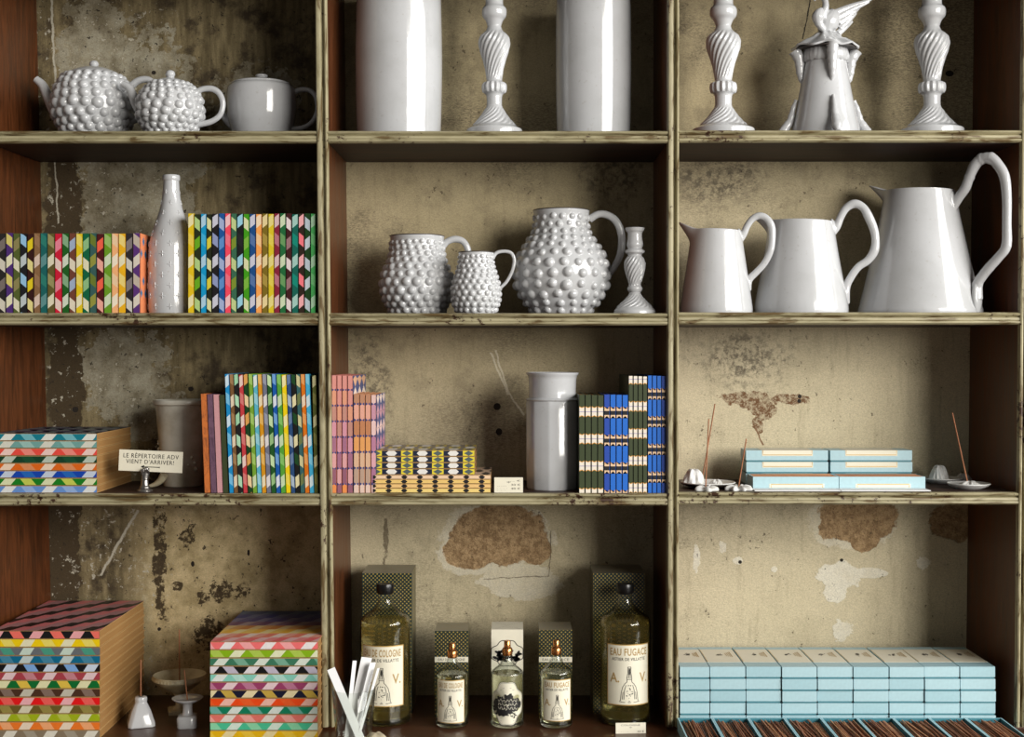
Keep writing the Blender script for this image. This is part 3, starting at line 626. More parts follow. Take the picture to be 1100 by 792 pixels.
upspine = ovals(YEL, GRY, NAV, WHT)
def checkt(a, b, c, cell):
    def f(k, w_, L_):
        it = [(cell, 0, a), (cell, 0, b)] if k % 2 else [(cell, 0, c), (cell, 0, a)]
        it = [(q[0], w_ * .3, q[2]) for q in it]
        return chev(it, 1, L_, 0.003 * k)
    return f
T1 = 4.83 * S; zc = zm
for i in range(4):
    book('patterned_notebook', 'peach notebook with black diamonds, %s in the lower flat stack' % ('topmost', 'second from top', 'third from top', 'bottom one')[i], 'peach diamond notebooks', 126.3 * S, T1, 0.15, lowspine(i), px2((226, 178, 110)), False, (X(400.6) + random.uniform(-.2, .2) * S, 0.002, zm + (3 - i) * T1), side=dict(w=0.05, f=lambda k, w_, L_: chev([(0.004, -0.006, px2((70, 66, 62))), (0.0210, 0.006, px2((214, 190, 168)))], 1, L_, 0.0045 + .0125 * (k % 2))) if i == 0 else None)
T2 = 6.6 * S; zu = zm + 4 * T1
for i in range(4):
    book('patterned_notebook', 'yellow and navy oval patterned notebook, %s in the upper flat stack' % ('topmost', 'second from top', 'third from top', 'bottom one')[i], 'yellow and navy notebooks', 108.4 * S, T2, 0.13, upspine, px2((206, 180, 60)), False, (X(401.6) + random.uniform(-.2, .2) * S, 0.003, zu + (3 - i) * T2), side=dict(w=0.043, f=lambda k, w_, L_: ovals(px2((212, 188, 60)), px2((96, 98, 90)), px2((120, 112, 100)), px2((222, 220, 212)), (k % 2) * 16.6 * S)(w_, L_)) if i == 0 else None)
# green and blue banded notebooks
GRN, CRM, ORG = px2((58, 68, 40)), px2((238, 228, 212)), px2((226, 160, 66))
BL1, BL2, SKN = px2((28, 106, 204)), px2((36, 74, 170)), px2((232, 198, 160))
def gspine(first):
    P = 29.2 * S
    it = [(17.4 * S, -.0022, GRN), (1.0 * S, .0022, ORG), (4.4 * S, .0016, CRM), (0.9 * S, 0, px2((176, 166, 190))), (4.5 * S, 0, CRM), (1.0 * S, -.0016, ORG)]
    return lambda T_, L_: chev(it, 1, L_, first * S)
def bspine(first, bl):
    it = [(17.2 * S, -.004, bl), (1.2 * S, .004, SKN), (2.4 * S, 0, SKN), (4.4 * S, 0, BLK), (2.6 * S, 0, SKN), (2.0 * S, -.0015, SKN)]
    it[5] = (2.0 * S, 0, px2((222, 170, 120)))
    return lambda T_, L_: chev(it, 1, L_, first * S)
gb = [621.8 + i * 6.72 for i in range(5)]
for i in range(4):
    book('banded_notebook', 'dark green notebook with white bands, %s from the white canister in the shorter row' % ORD[i], 'shorter green notebooks', Zp(424.2 + .2 * i) - zm, 6.6 * S, 0.15, gspine(5.5), px2((50, 60, 38)), True, (X(gb[i]), 0.002, zm))
bb = [648.8 + i * 6.55 for i in range(5)]
for i in range(4):
    book('banded_notebook', '%s notebook with black bands, %s from left in the shorter blue row' % ('deep blue' if i == 0 else 'bright blue', ORD[i]), 'shorter blue notebooks', Zp(424 + .2 * i) - zm, 6.45 * S, 0.15, bspine(-14 + 29.8 - 12.5, BL2 if i == 0 else BL1), px2((30, 80, 160)), True, (X(bb[i]), 0.002, zm))
gb = [675.2 + i * 5.1 for i in range(5)]
for i in range(4):
    book('banded_notebook', 'dark green notebook with white bands, %s from left in the taller green row' % ORD[i], 'taller green notebooks', Zp(404 + .2 * i) - zm, 5.0 * S, 0.19, gspine(11.3), px2((50, 60, 38)), True, (X(gb[i]), 0.002, zm))
bb = [695.8 + i * 5.0 for i in range(5)]
for i in range(4):
    book('banded_notebook', 'blue notebook with black bands, %s from left in the taller blue row' % ORD[i], 'taller blue notebooks', Zp(403.6 + .2 * i) - zm, 4.9 * S, 0.19, bspine(-6.5, BL1 if i < 3 else BL2), px2((30, 80, 160)), True, (X(bb[i]), 0.002, zm))

# ------------------------------------------------------------------ pottery
def prof(pts, Y, sz, zb=True, n=6):
    """(half width px, py) from top to bottom -> (r, z) from bottom to top, smoothed; the last goes to the shelf"""
    u = U(Y); out = []
    for hw, py in pts: out.append((hw * u, None if py is None else Zp(py, Y) - sz))
    if out[-1][1] is None: out[-1] = (out[-1][0], 0.0)
    return [(max(r, 0), z) for r, z in cr(out[::-1], n)]
def closed(p, hollow=0.0, depth=None, lip=0.0015):
    """closes a profile at the base; hollow: adds an inside wall of that thickness"""
    q = [(0, p[0][1])] + list(p)
    if not hollow: return q + ([(0, p[-1][1])] if p[-1][0] > 1e-6 else [])
    top = p[-1]; q += [(top[0] - hollow * .5, top[1] + lip * .6)]
    floor_ = p[0][1] + hollow
    for r, z in reversed(p):
        if z < floor_: break
        q.append((max(r - hollow, 0.001), z - (0.0005 if z > top[1] - 1e-6 else 0)))
    q.append((0, floor_)); return q
def place(cx, Y, row, col): return (X(cx, Y), Y, SH[row][col])
def handle_pts(pts, cx, Y, sz, rz=0.0):
    c, s_ = math.cos(rz), -math.sin(rz); xc = X(cx, Y); out = []      # the handle lies in a plane turned by rz about the vessel's axis
    for p in pts:
        l = ((p[0] - 550) * S * kk(Y) - xc) / (c + (p[0] - 550) * S * s_ / ZC)
        out.append((l, 0, Zp(p[1], Y - l * s_) - sz))
    return out

def bumpy_mesh(pr, zlo, zhi, rfun, seg=420, rows=260, gap=2.6, rowgap=1.98, height=0.72):
    """one continuous surface of revolution whose wall swells into staggered round bumps"""
    P = np.array(pr); d = np.r_[0, np.cumsum(np.hypot(*np.diff(P, axis=0).T))]
    s = np.linspace(0, d[-1], rows); R = np.interp(s, d, P[:, 0]); Zz = np.interp(s, d, P[:, 1])
    ds = np.gradient(np.c_[R, Zz], axis=0); ds /= np.linalg.norm(ds, axis=1)[:, None]; N = np.c_[ds[:, 1], -ds[:, 0]]
    th = np.linspace(0, 2 * PI, seg, endpoint=False); H = np.zeros((rows, seg))
    sb_ = np.interp(zlo, Zz, s); k = 0
    while sb_ < d[-1]:
        z0 = np.interp(sb_, s, Zz); r0 = np.interp(sb_, s, R); rb = rfun(z0) * 0.92
        if z0 > zhi: break
        n = max(5, int(2 * PI * r0 / (rb * gap))); off = (k % 2) * PI / n + random.uniform(0, .1)
        for j in range(n):
            c = off + 2 * PI * j / n + random.uniform(-.16, .16) * rb / r0; sj = sb_ + random.uniform(-.22, .22) * rb; rj = rb * random.uniform(.82, 1.12)
            dth = (th - c + PI) % (2 * PI) - PI
            i0, i1 = np.searchsorted(s, [sj - rj, sj + rj])
            q = ((s[i0:i1, None] - sj) ** 2 + (R[i0:i1, None] * dth[None]) ** 2) / rj ** 2
            H[i0:i1] = np.maximum(H[i0:i1], np.clip(1 - q, 0, 1) ** 0.62 * rj * height)
        sb_ += rb * rowgap; k += 1
    RR = R[:, None] + H * N[:, 0:1]; ZZ = Zz[:, None] + H * N[:, 1:2]
    V = np.stack([RR * np.cos(th), RR * np.sin(th), np.maximum(ZZ, 0)], -1).reshape(-1, 3)
    return V, rows, seg
def bumpy(name, parent, pr, zlo, zhi, rfun, hollow=0.0035, **kw):
    V, rows, seg = bumpy_mesh(pr, zlo, zhi, rfun, **kw); mb = MB(); fs = []
    for i in range(rows - 1):
        for j in range(seg):
            a, b = i * seg + j, i * seg + (j + 1) % seg; fs.append((a, b, b + seg, a + seg))
    vs = [tuple(v) for v in V]; fs.append(tuple(range(seg - 1, -1, -1)))
    last = (rows - 1) * seg; top = pr[-1]
    inner = [(top[0] - hollow * .5, top[1] + .001)] + [(max(r - hollow, .002), z) for r, z in reversed(pr) if z > hollow] if hollow else []
    o = len(vs)
    for r, z in inner:
        for j in range(seg): vs.append((r * math.cos(2 * PI * j / seg), r * math.sin(2 * PI * j / seg), z))
    prev = last
    for i in range(len(inner)):
        cur = o + i * seg
        for j in range(seg): fs.append((prev + j, prev + (j + 1) % seg, cur + (j + 1) % seg, cur + j))
        prev = cur
    fs.append(tuple(prev + j for j in range(seg)))
    return mb.add(vs, fs).build(name, M['glaze'], parent, 180)
def tube_part(name, parent, pts, rad, seg=14, flat=1.0, n=8, mat='glaze'):
    P = cr(pts, n)
    if isinstance(rad, (list, tuple)): rad = [r[0] for r in cr([(r,) for r in rad], n)]
    return MB().tube(P, rad, seg, flat).build(name, M[mat], parent, 60)

def teapot(label, cx, Y, col, body, bumps, lid, knob, spout, srad, handle, hrad, group, rz=0.0, vox=None):
    sz = SH[1][col]; t = thing('teapot', label, 'teapot', place(cx, Y, 1, col), rz, group)
    pr = prof(body, Y, sz)
    if bumps: bumpy('body', t, pr, bumps[0] * U(Y), pr[-1][1] - bumps[1] * U(Y), bumps[2], hollow=0, gap=2.3, rowgap=1.75)
    else: MB().lathe(closed(pr), 64).build('body', M['glaze'], t, 60)
    lp = prof(lid, Y, sz, n=5); l = MB().lathe(closed(lp), 48).build('lid', M['glaze'], t, 50)
    kp = prof(knob, Y, sz, n=6); MB().lathe(closed(kp), 28).build('knob', M['glaze'], l, 60)
    tube_part('spout', t, handle_pts(spout, cx, Y, sz), [r * U(Y) for r in srad], 16)
    tube_part('handle', t, handle_pts(handle, cx, Y, sz), [r * U(Y) for r in hrad], 14)
    return t
u = U(.12)
teapot('large white bumpy teapot, biggest of the teapots on the top shelf', 101, 0.12, 0, [(28, 80), (35, 88), (40.5, 99), (42.5, 112), (41, 126), (36, 139), (29, None)], (5, 3, lambda z: (4.6 + 1.6 * math.exp(-((z / U(.12) - 34) / 20) ** 2)) * U(.12)),
       [(2, 71.5), (12, 73), (22, 76.5), (28.5, 80.5), (28, 83)], [(0, 64.8), (3.5, 66), (5, 69.2), (3.6, 72), (2.6, 75)], [(72, 132), (60, 119), (52, 104), (46, 92), (38.5, 85)], [9, 7.5, 6, 5, 4], [(138, 96), (148, 87), (160, 86), (169, 96), (168, 112), (158, 124), (140, 130)], [4.2, 3.8, 3.6, 3.6, 3.6, 3.6, 4], 'white teapots')
teapot('smaller white bumpy teapot between the large bumpy one and the plain one', 183, 0.065, 0, [(18, 88), (26, 95), (32, 104), (34, 115), (33, 126), (28, 138), (24, None)], (4, 3, lambda z: (3.6 + 1.9 * math.exp(-((z / U(.065) - 28) / 16) ** 2)) * U(.065)),
       [(2, 84), (9, 84.8), (14, 86.5), (18.5, 88.6), (18, 90)], [(0, 75), (3.8, 76.5), (5.2, 80), (3.8, 83.4), (2.8, 87)], [(156, 124), (148, 114), (143, 103), (138, 94), (131, 90)], [7, 6, 5, 4.2, 3.4], [(208, 101), (217, 96), (228, 95.5), (236, 101), (239.5, 112), (236, 124), (226, 131), (212, 134)], [3.4, 3.2, 3.4, 3.2, 3.0, 3.0, 3.2, 3.4], 'white teapots')
teapot('plain smooth white teapot with a flat lid, beside the divider', 281, 0.12, 0, [(31, 91), (35, 94), (36.5, 99), (37, 112), (36, 126), (33, 138), (28, None)], None,
       [(3, 87), (24, 88), (31.5, 90), (31, 92)], [(0, 79.8), (5.4, 80.2), (6.8, 81.8), (5.4, 83.8), (3.6, 88.5)], [(257, 138), (250, 134), (243, 128), (238.5, 122)], [7, 5.5, 4.2, 3.4], [(314, 100), (322, 96.5), (332, 97), (339, 104), (341, 118), (336, 130), (326, 137), (312, 139)], [3.2, 2.8, 2.6, 2.6, 2.6, 2.6, 2.8, 3.2], 'white teapots')

def vase(label, cx, Y, pts, hollow=.005, row=1, col=1):
    pr = prof(pts, Y, SH[row][col]); o = MB().lathe(closed(pr, hollow), 96).build('vase', M['glaze'], None, 60, place(cx, Y, row, col))
    return tag(o, label, 'vase', 'white ceramic vases')
vase('tall white barrel-shaped ceramic vase, wider of the two on the top shelf', 428.5, 0.105, [(45, -16), (45.6, 10), (46.6, 60), (46.2, 100), (45.2, 138), (44.6, None)])
vase('white cylinder ceramic vase with its rim in view, narrower of the two', 637.5, 0.105, [(37.4, -4), (38.2, 0), (40, 6), (40.6, 60), (40.3, 100), (39.6, 136), (38.8, None)])

def candlestick(label, cx, Y, row, col, base, stem, cup, mat='glaze', tw=9):
    sz = SH[row][col]; t = thing('candlestick', label, 'candlestick', place(cx, Y, row, col), 0, 'white ceramic candlesticks'); u = U(Y)
    def tw_mod(z0, z1, amp, turns, n):
        def f(a, r, z):
            if z0 < z < z1:
                e = min(1, (z - z0) / (0.12 * (z1 - z0)), (z1 - z) / (0.12 * (z1 - z0)))
                w = math.sin(n * a + turns * 2 * PI * (z - z0) / (z1 - z0) * n / 6.0)
                return r * (1 + amp * e * (abs(w) * 1.6 - 0.9)), z
            return r, z
        return f
    def zz(py): return Zp(py, Y) - sz
    bp = prof(base[0], Y, sz, n=8); MB().lathe(closed(bp), 120, tw_mod(zz(base[1][1]), zz(base[1][0]), 0.075, -1.3, tw)).build('base', M[mat], t, 70)
    sp = prof(stem[0], Y, sz, n=12); m1 = tw_mod(zz(stem[1][1]), zz(stem[1][0]), 0.085, -1.6, tw)
    m2 = (lambda a, r, z: (r * (1 + 0.06 * math.cos(14 * a)), z) if zz(stem[2][1]) < z < zz(stem[2][0]) else m1(a, r, z)); MB().lathe(closed(sp), 120, m2).build('stem', M[mat], t, 70)
    cp = prof(cup, Y, sz, n=6); MB().lathe(closed(cp, 0.004), 48).build('candle_cup', M[mat], t, 60)
    return t
def big_candle(label, cx, Y, col, wide):
    q = lambda l: [(h * wide, p) for h, p in l]
    candlestick(label, cx, Y, 1, col, (q([(8.5, 113), (10, 117), (13.5, 123), (19, 130), (25, 136)]) + [(28.5 * (wide if wide < 1.02 else 1.1), 138.5), (31 * (wide if wide < 1.02 else 1.08), 140.5), (31.5 * wide, None)], (116, 136)),
                (q([(7.4, 28), (9.5, 33), (15, 39), (16.8, 46), (15.6, 54), (12, 66), (9.6, 76), (8.8, 84), (9.2, 87.5), (12.4, 90), (13.2, 94), (12.4, 99), (9.4, 102), (8.6, 106), (8.5, 114)]), (34, 86), (89, 100)),
                q([(12.5, -16), (11.6, -12), (10.2, -4), (9.8, 2), (10.4, 6), (13, 9), (13.8, 13), (13, 18), (10, 22), (8, 27), (7.4, 30)]))
big_candle('tall white twisted candlestick between the two white vases', 531, 0.09, 1, 0.97)
big_candle('tall white twisted candlestick beside the middle divider, before the bird-topped jar', 777, 0.09, 2, 1.06)
big_candle('tall white twisted candlestick beyond the bird-topped jar, nearest the shelf end', 1001, 0.09, 2, 1.06)
candlestick('small white candlestick standing beside the large bumpy jug', 682, 0.042, 2, 1, ([(6, 314), (7.5, 318), (11, 322), (16, 327), (20, 331), (22.5, 334), (23, None)], (316, 331)),
            ([(7, 267), (10, 269), (10.4, 271.5), (7.5, 274), (9.5, 278), (11, 284), (10, 292), (7.8, 300), (6.4, 306), (8, 309), (8, 311.5), (6, 314.5)], (275, 305), (306, 307)),
            [(10.6, 245), (9.6, 248), (7.8, 251), (8.2, 258), (9, 263), (8, 266), (7, 269)], tw=8)

# bird-topped jar
def bird_jar():
    cx, Y, sz = 886.5, 0.105, SH[1][2]; u = U(Y)
    t = thing('lidded_jar', 'white bell-shaped lidded jar with horn spikes and a bird on its lid', 'jar', place(cx, Y, 1, 2)); z = lambda py: Zp(py, Y) - sz
    pr = prof([(20, 55), (21.5, 62), (25, 84), (29, 106), (33, 126), (36, 139), (37, None)], Y, sz)
    MB().lathe(closed(pr), 96, lambda a, r, q: (r * (1 + 0.004 * math.cos(5 * a)), q)).build('body', M['glaze'], t, 60)
    fr = MB()
    fr.lathe([(18 * u, z(68)), (24.5 * u, z(66)), (25 * u, z(60)), (23 * u, z(53)), (10 * u, z(52))], 80, lambda a, r, q: (r * (1 + 0.025 * math.sin(30 * a)), q - 1.6 * u * abs(math.sin(11 * a)) * (q < z(59))))
    fr.build('frilled_collar', M['glaze'], t, 70)
    for k in range(4):
        a = -PI / 2 + k * PI / 2 + 0.04; ca, sa = math.cos(a), math.sin(a)
        hp = cr([(24 * u, z(91)), (26.5 * u, z(84)), (27.5 * u, z(74)), (28.5 * u, z(64)), (33 * u, z(55))], 5) if k != 0 else cr([(25 * u, z(91)), (27.5 * u, z(84)), (28 * u, z(74)), (28 * u, z(63)), (29 * u, z(51))], 5)
        n = len(hp); MB().tube([(r * ca, r * sa, q) for r, q in hp], [(1.4 + 5.4 * (i / (n - 1)) ** .8 + (0.5 if i % 4 == 0 else 0)) * u for i in range(n)], 16).build('horn', M['glaze'], t, 50)
        hp = cr([(31.5 * u, z(108)), (35 * u, z(118)), (38 * u, z(130)), (43.5 * u, z(139)), (49 * u, 0.002)], 5); n = len(hp)
        MB().tube([(r * ca, r * sa, q) for r, q in hp], [(1.6 + 4.6 * (i / (n - 1)) + (0.5 if i % 4 == 0 else 0)) * u * (1 if i < n - 3 else .62) for i in range(n)], 16).build('horn', M['glaze'], t, 50)
    lidp = [(0, z(50)), (26 * u, z(51)), (34.5 * u, z(53.5)), (35.2 * u, z(51.6)), (27 * u, z(46.5)), (18 * u, z(42)), (10 * u, z(36)), (5 * u, z(33)), (0, z(32.5))]
    lid = MB().lathe(lidp, 96, lambda a, r, q: (r * (1 + (0.035 * math.sin(11 * a) if r > 20 * u else 0)), q + (1.6 * u * math.sin(7 * a + 1) if r > 25 * u else 0.8 * u * math.sin(9 * a)))).build('lid', M['glaze'], t, 60)
    MB().lathe([(19 * u, z(54.5)), (33.5 * u, z(54.6)), (33.5 * u, z(53.6)), (19 * u, z(53.0))], 64).build('lid_rim', M['darkclay'], t, 60)
    b = MB(); B = lambda px, py, y=0: ((px - cx) * u, y * u, z(py))
    b.tube(cr([B(890, 37), B(888, 32), B(890, 24), B(894, 17), B(897, 12)], 5), [r[0] * u for r in cr([(4.5,), (9.5,), (11.5,), (9.5,), (5,)], 5)], 16)
    b.tube(cr([B(888, 26, -4), B(882.5, 18, -6), B(885.5, 9, -6), B(884.5, 1, -6), B(880, -4, -6), B(876, -2, -7), B(873, 3, -7)], 5), [r[0] * u for r in cr([(5.5,), (5,), (3.8,), (3.3,), (4.0,), (2.6,), (1,)], 5)], 14)
    b.tube([B(893, 34, 5), B(904, 40, 6), B(910, 43, 6)], [4 * u, 3 * u, 1.5 * u], 10)
    def wing(y, dx):
        rows = [[(897, 13), (917, 5), (939, -3)], [(900, 18), (920, 7), (936, 0)], [(902, 24), (916, 13), (925, 7)], [(903, 30), (914, 19), (922, 12)], [(901, 35), (909, 28), (918, 21)]]
        for i, r in enumerate(rows): b.tube(cr([B(p[0] + dx, p[1], y + k * 2.0 * (1 if y > 0 else -1)) for k, p in enumerate(r)], 5), [x[0] * u for x in cr([(3.8,), (3.3,), (1.3,)], 5)], 10, 0.7)
    wing(4, 0); b.tube(cr([B(880, 12, -12), B(876, 20, -13), B(877, 28, -12), B(883, 35, -10)], 5), [2 * u, 2.5 * u, 4 * u, 5 * u, 6 * u, 6.5 * u, 7 * u, 6.5 * u, 6 * u, 5 * u, 5 * u, 4 * u, 4 * u, 3.5 * u, 3 * u, 3 * u], 12)
    o = b.build('bird_finial', M['glaze'], lid, 180); remesh(o, 0.0010, 2)
bird_jar()

# white bottle with raised crosses
def cross_bottle():
    cx, Y, sz = 184.0, 0.048, SH[2][0]; u = U(Y); z = lambda py: Zp(py, Y) - sz
    t = thing('ceramic_bottle', 'white ceramic bottle with raised crosses standing between two rows of notebooks', 'bottle', place(cx, Y, 2, 0))
    pts = [(8.2, 194), (8.6, 200), (9.4, 210), (11.5, 222), (15, 234), (19.5, 247), (22.8, 260), (24.2, 276), (24.5, 300), (24.3, 322), (23.6, None)]
    pr = prof(pts, Y, sz, n=8); mb = MB().lathe(closed(pr), 72)
    zs_ = [p[1] for p in pr]; rs_ = [p[0] for p in pr]
    def R(q): return float(np.interp(q, zs_, rs_))
    def bar(a0, z0, a1, z1, w):
        pts_ = []
        for i in range(5):
            q = z0 + (z1 - z0) * i / 4; a = a0 + (a1 - a0) * i / 4; r = R(q) + 0.0002; pts_.append((r * math.cos(a), r * math.sin(a), q))
        mb.tube(pts_, [w * .5, w, w, w, w * .5], 6)
    for k in range(12):
        py = 330 - k * 11.2; q = z(py)
        r = R(q); n = max(5, int(2 * PI * r / (15.5 * u))); l = 3.3 * u if py > 240 else 2.5 * u
        for j in range(n):
            a = 2 * PI * (j + (k % 2) * .5) / n - PI / 2 + .2
            bar(a, q - l, a, q + l, 0.0009); bar(a - l / r, q, a + l / r, q, 0.0009)
    mb.build('body', M['glaze'], t, 60)
    MB().lathe([(0, z(194.6)), (8.4 * u, z(194.6)), (9.3 * u, z(193.4)), (9.3 * u, z(189.4)), (8.6 * u, z(188.3)), (0, z(188.2))], 40).build('neck_rim', M['glaze'], t, 50)
cross_bottle()

# bumpy jugs
def jug(label, cx, Y, body, rf, handle, hrad, zlo=4, ztop=3, flat=1.0, **kw):
    sz = SH[2][1]; t = thing('bumpy_jug', label, 'jug', place(cx, Y, 2, 1), 0, 'white bumpy jugs'); pr = prof(body, Y, sz)
    bumpy('body', t, pr, zlo * U(Y), pr[-1][1] - ztop * U(Y), rf, **kw)
    r_, z_ = pr[-1]; MB().lathe([(r_ - .0022, z_ + .0009), (r_ - .0010, z_ + .0019), (r_ + .0002, z_ + .0014), (r_ + .0003, z_ + .0003), (r_ - .0012, z_ + .0002), (r_ - .0022, z_ + .0009)], 72).build('bare_rim', M['darkclay'], t, 60)
    tube_part('handle', t, handle_pts(handle, cx, Y, sz), [r * U(Y) for r in hrad], 14, flat); return t
uA, uB, uC = U(.115), U(.055), U(.10)
jug('medium white bumpy jug standing behind the smallest jug', 448, .115, [(29.5, 254.5), (28.6, 262), (29.2, 272), (32.5, 284), (37, 296), (38.5, 308), (36.5, 320), (31, 331), (27, None)], lambda z: np.interp(z / uA, [8, 30, 48, 62, 80], [4.0, 5.2, 4.4, 3.6, 2.9]) * uA,
    [(474, 268), (480, 260), (489, 257), (498, 260), (503, 270), (502, 284), (495, 296), (484, 304)], [3.4, 3.6, 3.8, 3.6, 3.4, 3.2, 3.0, 3.2])
jug('smallest white bumpy jug with a thin looped handle', 511.5, .055, [(19, 272), (18.6, 278), (19.4, 286), (22, 296), (25, 306), (25.8, 316), (24.6, 326), (22, 333), (20.5, None)], lambda z: np.interp(z / uB, [8, 25, 45, 62], [3.3, 3.5, 3.1, 2.4]) * uB,
    [(529, 278), (533, 272), (541, 270), (549, 272), (552.5, 280), (550, 292), (544, 303), (537, 310), (534, 316)], [2.2, 2.0, 1.9, 1.9, 1.9, 1.8, 1.8, 1.9, 2.2], gap=2.45)
jug('largest white bumpy jug, round bodied, beside the small candlestick', 603, .10, [(30.5, 227), (29.4, 236), (30.4, 248), (36, 258), (44, 270), (49.5, 282), (51, 295), (48.5, 309), (41.5, 323), (33, 334), (30, None)], lambda z: np.interp(z / uC, [8, 35, 58, 82, 105], [4.6, 5.8, 5.0, 3.8, 3.4]) * uC,
    [(633, 236), (642, 230.5), (652, 231), (662, 238), (667.5, 252), (667, 270), (661, 285), (652, 297)], [4.2, 4.0, 4.0, 4.2, 4.2, 4.0, 3.8, 4.0], gap=3.1, rowgap=2.35)

# smooth pitchers
def pitcher(label, cx, Y, rz, body, handle, hrad, knots, spout, lip):
    sz = SH[2][2]; t = thing('pitcher', label, 'pitcher', place(cx, Y, 2, 2), rz, 'smooth white pitchers'); u = U(Y); pr = prof(body, Y, sz, n=8); zt = pr[-1][1]
    def mod(a, r, z):
        w = max(0, math.cos(a - PI)) ** 14; e = max(0, (z - (zt - 13 * u)) / (13 * u))
        return r + w * e ** 1.6 * spout * u, z + w * e ** 2 * lip * u + 0.8 * u * math.cos(a) * -e
    MB().lathe(closed(pr, 0.0035), 128, mod).build('body', M['glaze'], t, 60)
    P = handle_pts(handle, cx, Y, sz, rz); h = MB(); n = 5; C_ = cr(P, n); rr = [r[0] * u for r in cr([(r,) for r in hrad], n)]
    h.tube(C_, [q * 1.16 for q in rr], 14, 0.85)
    for (i, r) in knots: h.ball(P[i], r * u, 12, 8, (1.0, .8, 1.0))
    h.ball((P[0][0] - .001, 0, P[0][2] - 2 * u), hrad[0] * 1.6 * u, 14, 10, (.62, 1.1, 2.3)); h.ball((P[-1][0] - .001, 0, P[-1][2] + 1.5 * u), hrad[-1] * 1.55 * u, 14, 10, (.62, 1.1, 2.3))
    o = h.build('handle', M['glaze'], t, 180); remesh(o, 0.0011, 2)
pitcher('smallest smooth white pitcher, beside the middle divider', 769.5, .07, -0.15, [(26.5, 248), (27.2, 252), (30.5, 275), (34.5, 302), (37.8, 325), (38.6, 332), (38.4, None)], [(794, 258), (799, 251), (802.5, 243), (808, 235.5), (815.5, 232), (823, 234.5), (828.5, 243), (829.5, 256), (827.5, 270), (821, 283), (812, 293), (804.5, 301), (803, 312)], [4, 3.4, 3.2, 3.2, 3.4, 3.4, 3.6, 3.2, 3.2, 3.2, 3.2, 3.4, 3.6], [(6, 4.2)], 14, 8)
pitcher('middle-sized smooth white pitcher between the other two', 860.5, .095, -0.2, [(34, 238.5), (34.6, 242), (38.5, 268), (43.5, 296), (48.5, 322), (49.8, 331), (49.6, None)], [(894, 249), (899, 243), (903, 233), (909, 223.5), (918, 219), (927, 223), (933, 233), (938.5, 246), (940.5, 258), (939, 270), (932, 280), (922, 287), (914, 298), (909, 309), (908, 326)], [4.4, 3.8, 3.6, 3.8, 4.2, 3.8, 4.2, 4, 3.8, 4.2, 3.8, 3.6, 3.6, 3.8, 4.2], [(4, 4.6), (6, 4.8), (9, 4.6)], 15, 3)
pitcher('largest smooth white pitcher with a tall angular handle', 988, .106, -0.75, [(36.5, 205.5), (37, 209), (43, 240), (51, 276), (58.5, 308), (63.5, 328), (65, 334), (64.8, None)], [(1023, 222), (1030, 212), (1037, 202), (1041.5, 190), (1047, 178), (1054, 171), (1064, 170), (1072, 177), (1079, 190), (1081.5, 212), (1081.5, 240), (1081, 264), (1073, 276), (1063, 287), (1055, 297), (1050, 306), (1050, 322)], [5.2, 4.6, 4.8, 4.6, 5.2, 5, 5.2, 4.8, 4.8, 4.4, 4.2, 4.6, 4.4, 4.6, 4.6, 4.8, 5], [(3, 6), (5, 6.6), (6, 6.6), (8, 5.6), (11, 5.6), (13, 5.6), (15, 6)], 22, 9)

# row 3: grey cup, canister
def cup():
    cx, Y, sz = 197, .135, SH[3][0]; u = U(Y); z = lambda py: Zp(py, Y) - sz
    t = thing('ceramic_cup', 'shaded grey white ceramic beaker standing behind the handwritten sign', 'beaker', place(cx, Y, 3, 0))
    pr = prof([(31, 430), (29.6, 434), (27.6, 455), (25.2, 480), (22.5, 503), (20.5, None)], Y, sz); zt = pr[-1][1]
    o = MB().lathe(closed(pr, .004), 72); 
    o.lathe([(30.2 * u, zt - 5 * u), (32.2 * u, zt - 4.2 * u), (32.6 * u, zt - 1.5 * u), (31.6 * u, zt + .4 * u), (29.6 * u, zt)], 72)
    o.build('body', M['greyglaze'], t, 50)
    for (a, py, r) in ((-2.9, 482, 2.4), (-2.82, 476, 1.8), (-2.95, 474, 1.6), (-0.95, 490, 2), (-0.8, 496, 2.2), (-1.1, 498, 1.7), (-0.72, 503, 2.6)):
        q = z(py); R_ = float(np.interp(q, [p[1] for p in pr], [p[0] for p in pr])); MB().ball((R_ * math.cos(a), R_ * math.sin(a), q), r * u, 10, 6).build('flower_relief', M['greyglaze'], t, 180)
cup()
def canister():
    cx, Y, sz = 593.5, .075, SH[3][1]; u = U(Y)
    t = thing('canister_vase', 'white faceted canister vase with a wide collar beside green notebooks', 'vase', place(cx, Y, 3, 1)); z = lambda py: Zp(py, Y) - sz
    b = [(0, 0), (26.4 * u, 0), (27.6 * u, .003), (28 * u, z(500)), (28.2 * u, z(432)), (27.4 * u, z(430.4)), (24 * u, z(430))]
    def fac(a, r, q):
        m = PI / 5; d_ = ((a + m / 2 + .15) % m) - m / 2; return r * (1 - .55 + .55 * math.cos(m / 2) * 1.03 / math.cos(d_)), q
    MB().lathe(b, 120, fac).build('body', M['glaze'], t, 35)
    MB().lathe([(22 * u, z(430.4)), (28.2 * u, z(430.4)), (29 * u, z(429)), (27.6 * u, z(427.6)), (25.4 * u, z(427)), (25.2 * u, z(420)), (25.6 * u, z(408)), (26.6 * u, z(403.5)), (28.2 * u, z(402)), (28.3 * u, z(400.4)), (27 * u, z(400)), (24.4 * u, z(404)), (23.6 * u, z(428)), (22 * u, z(430.4))], 96).build('collar', M['glaze'], t, 45)
canister()

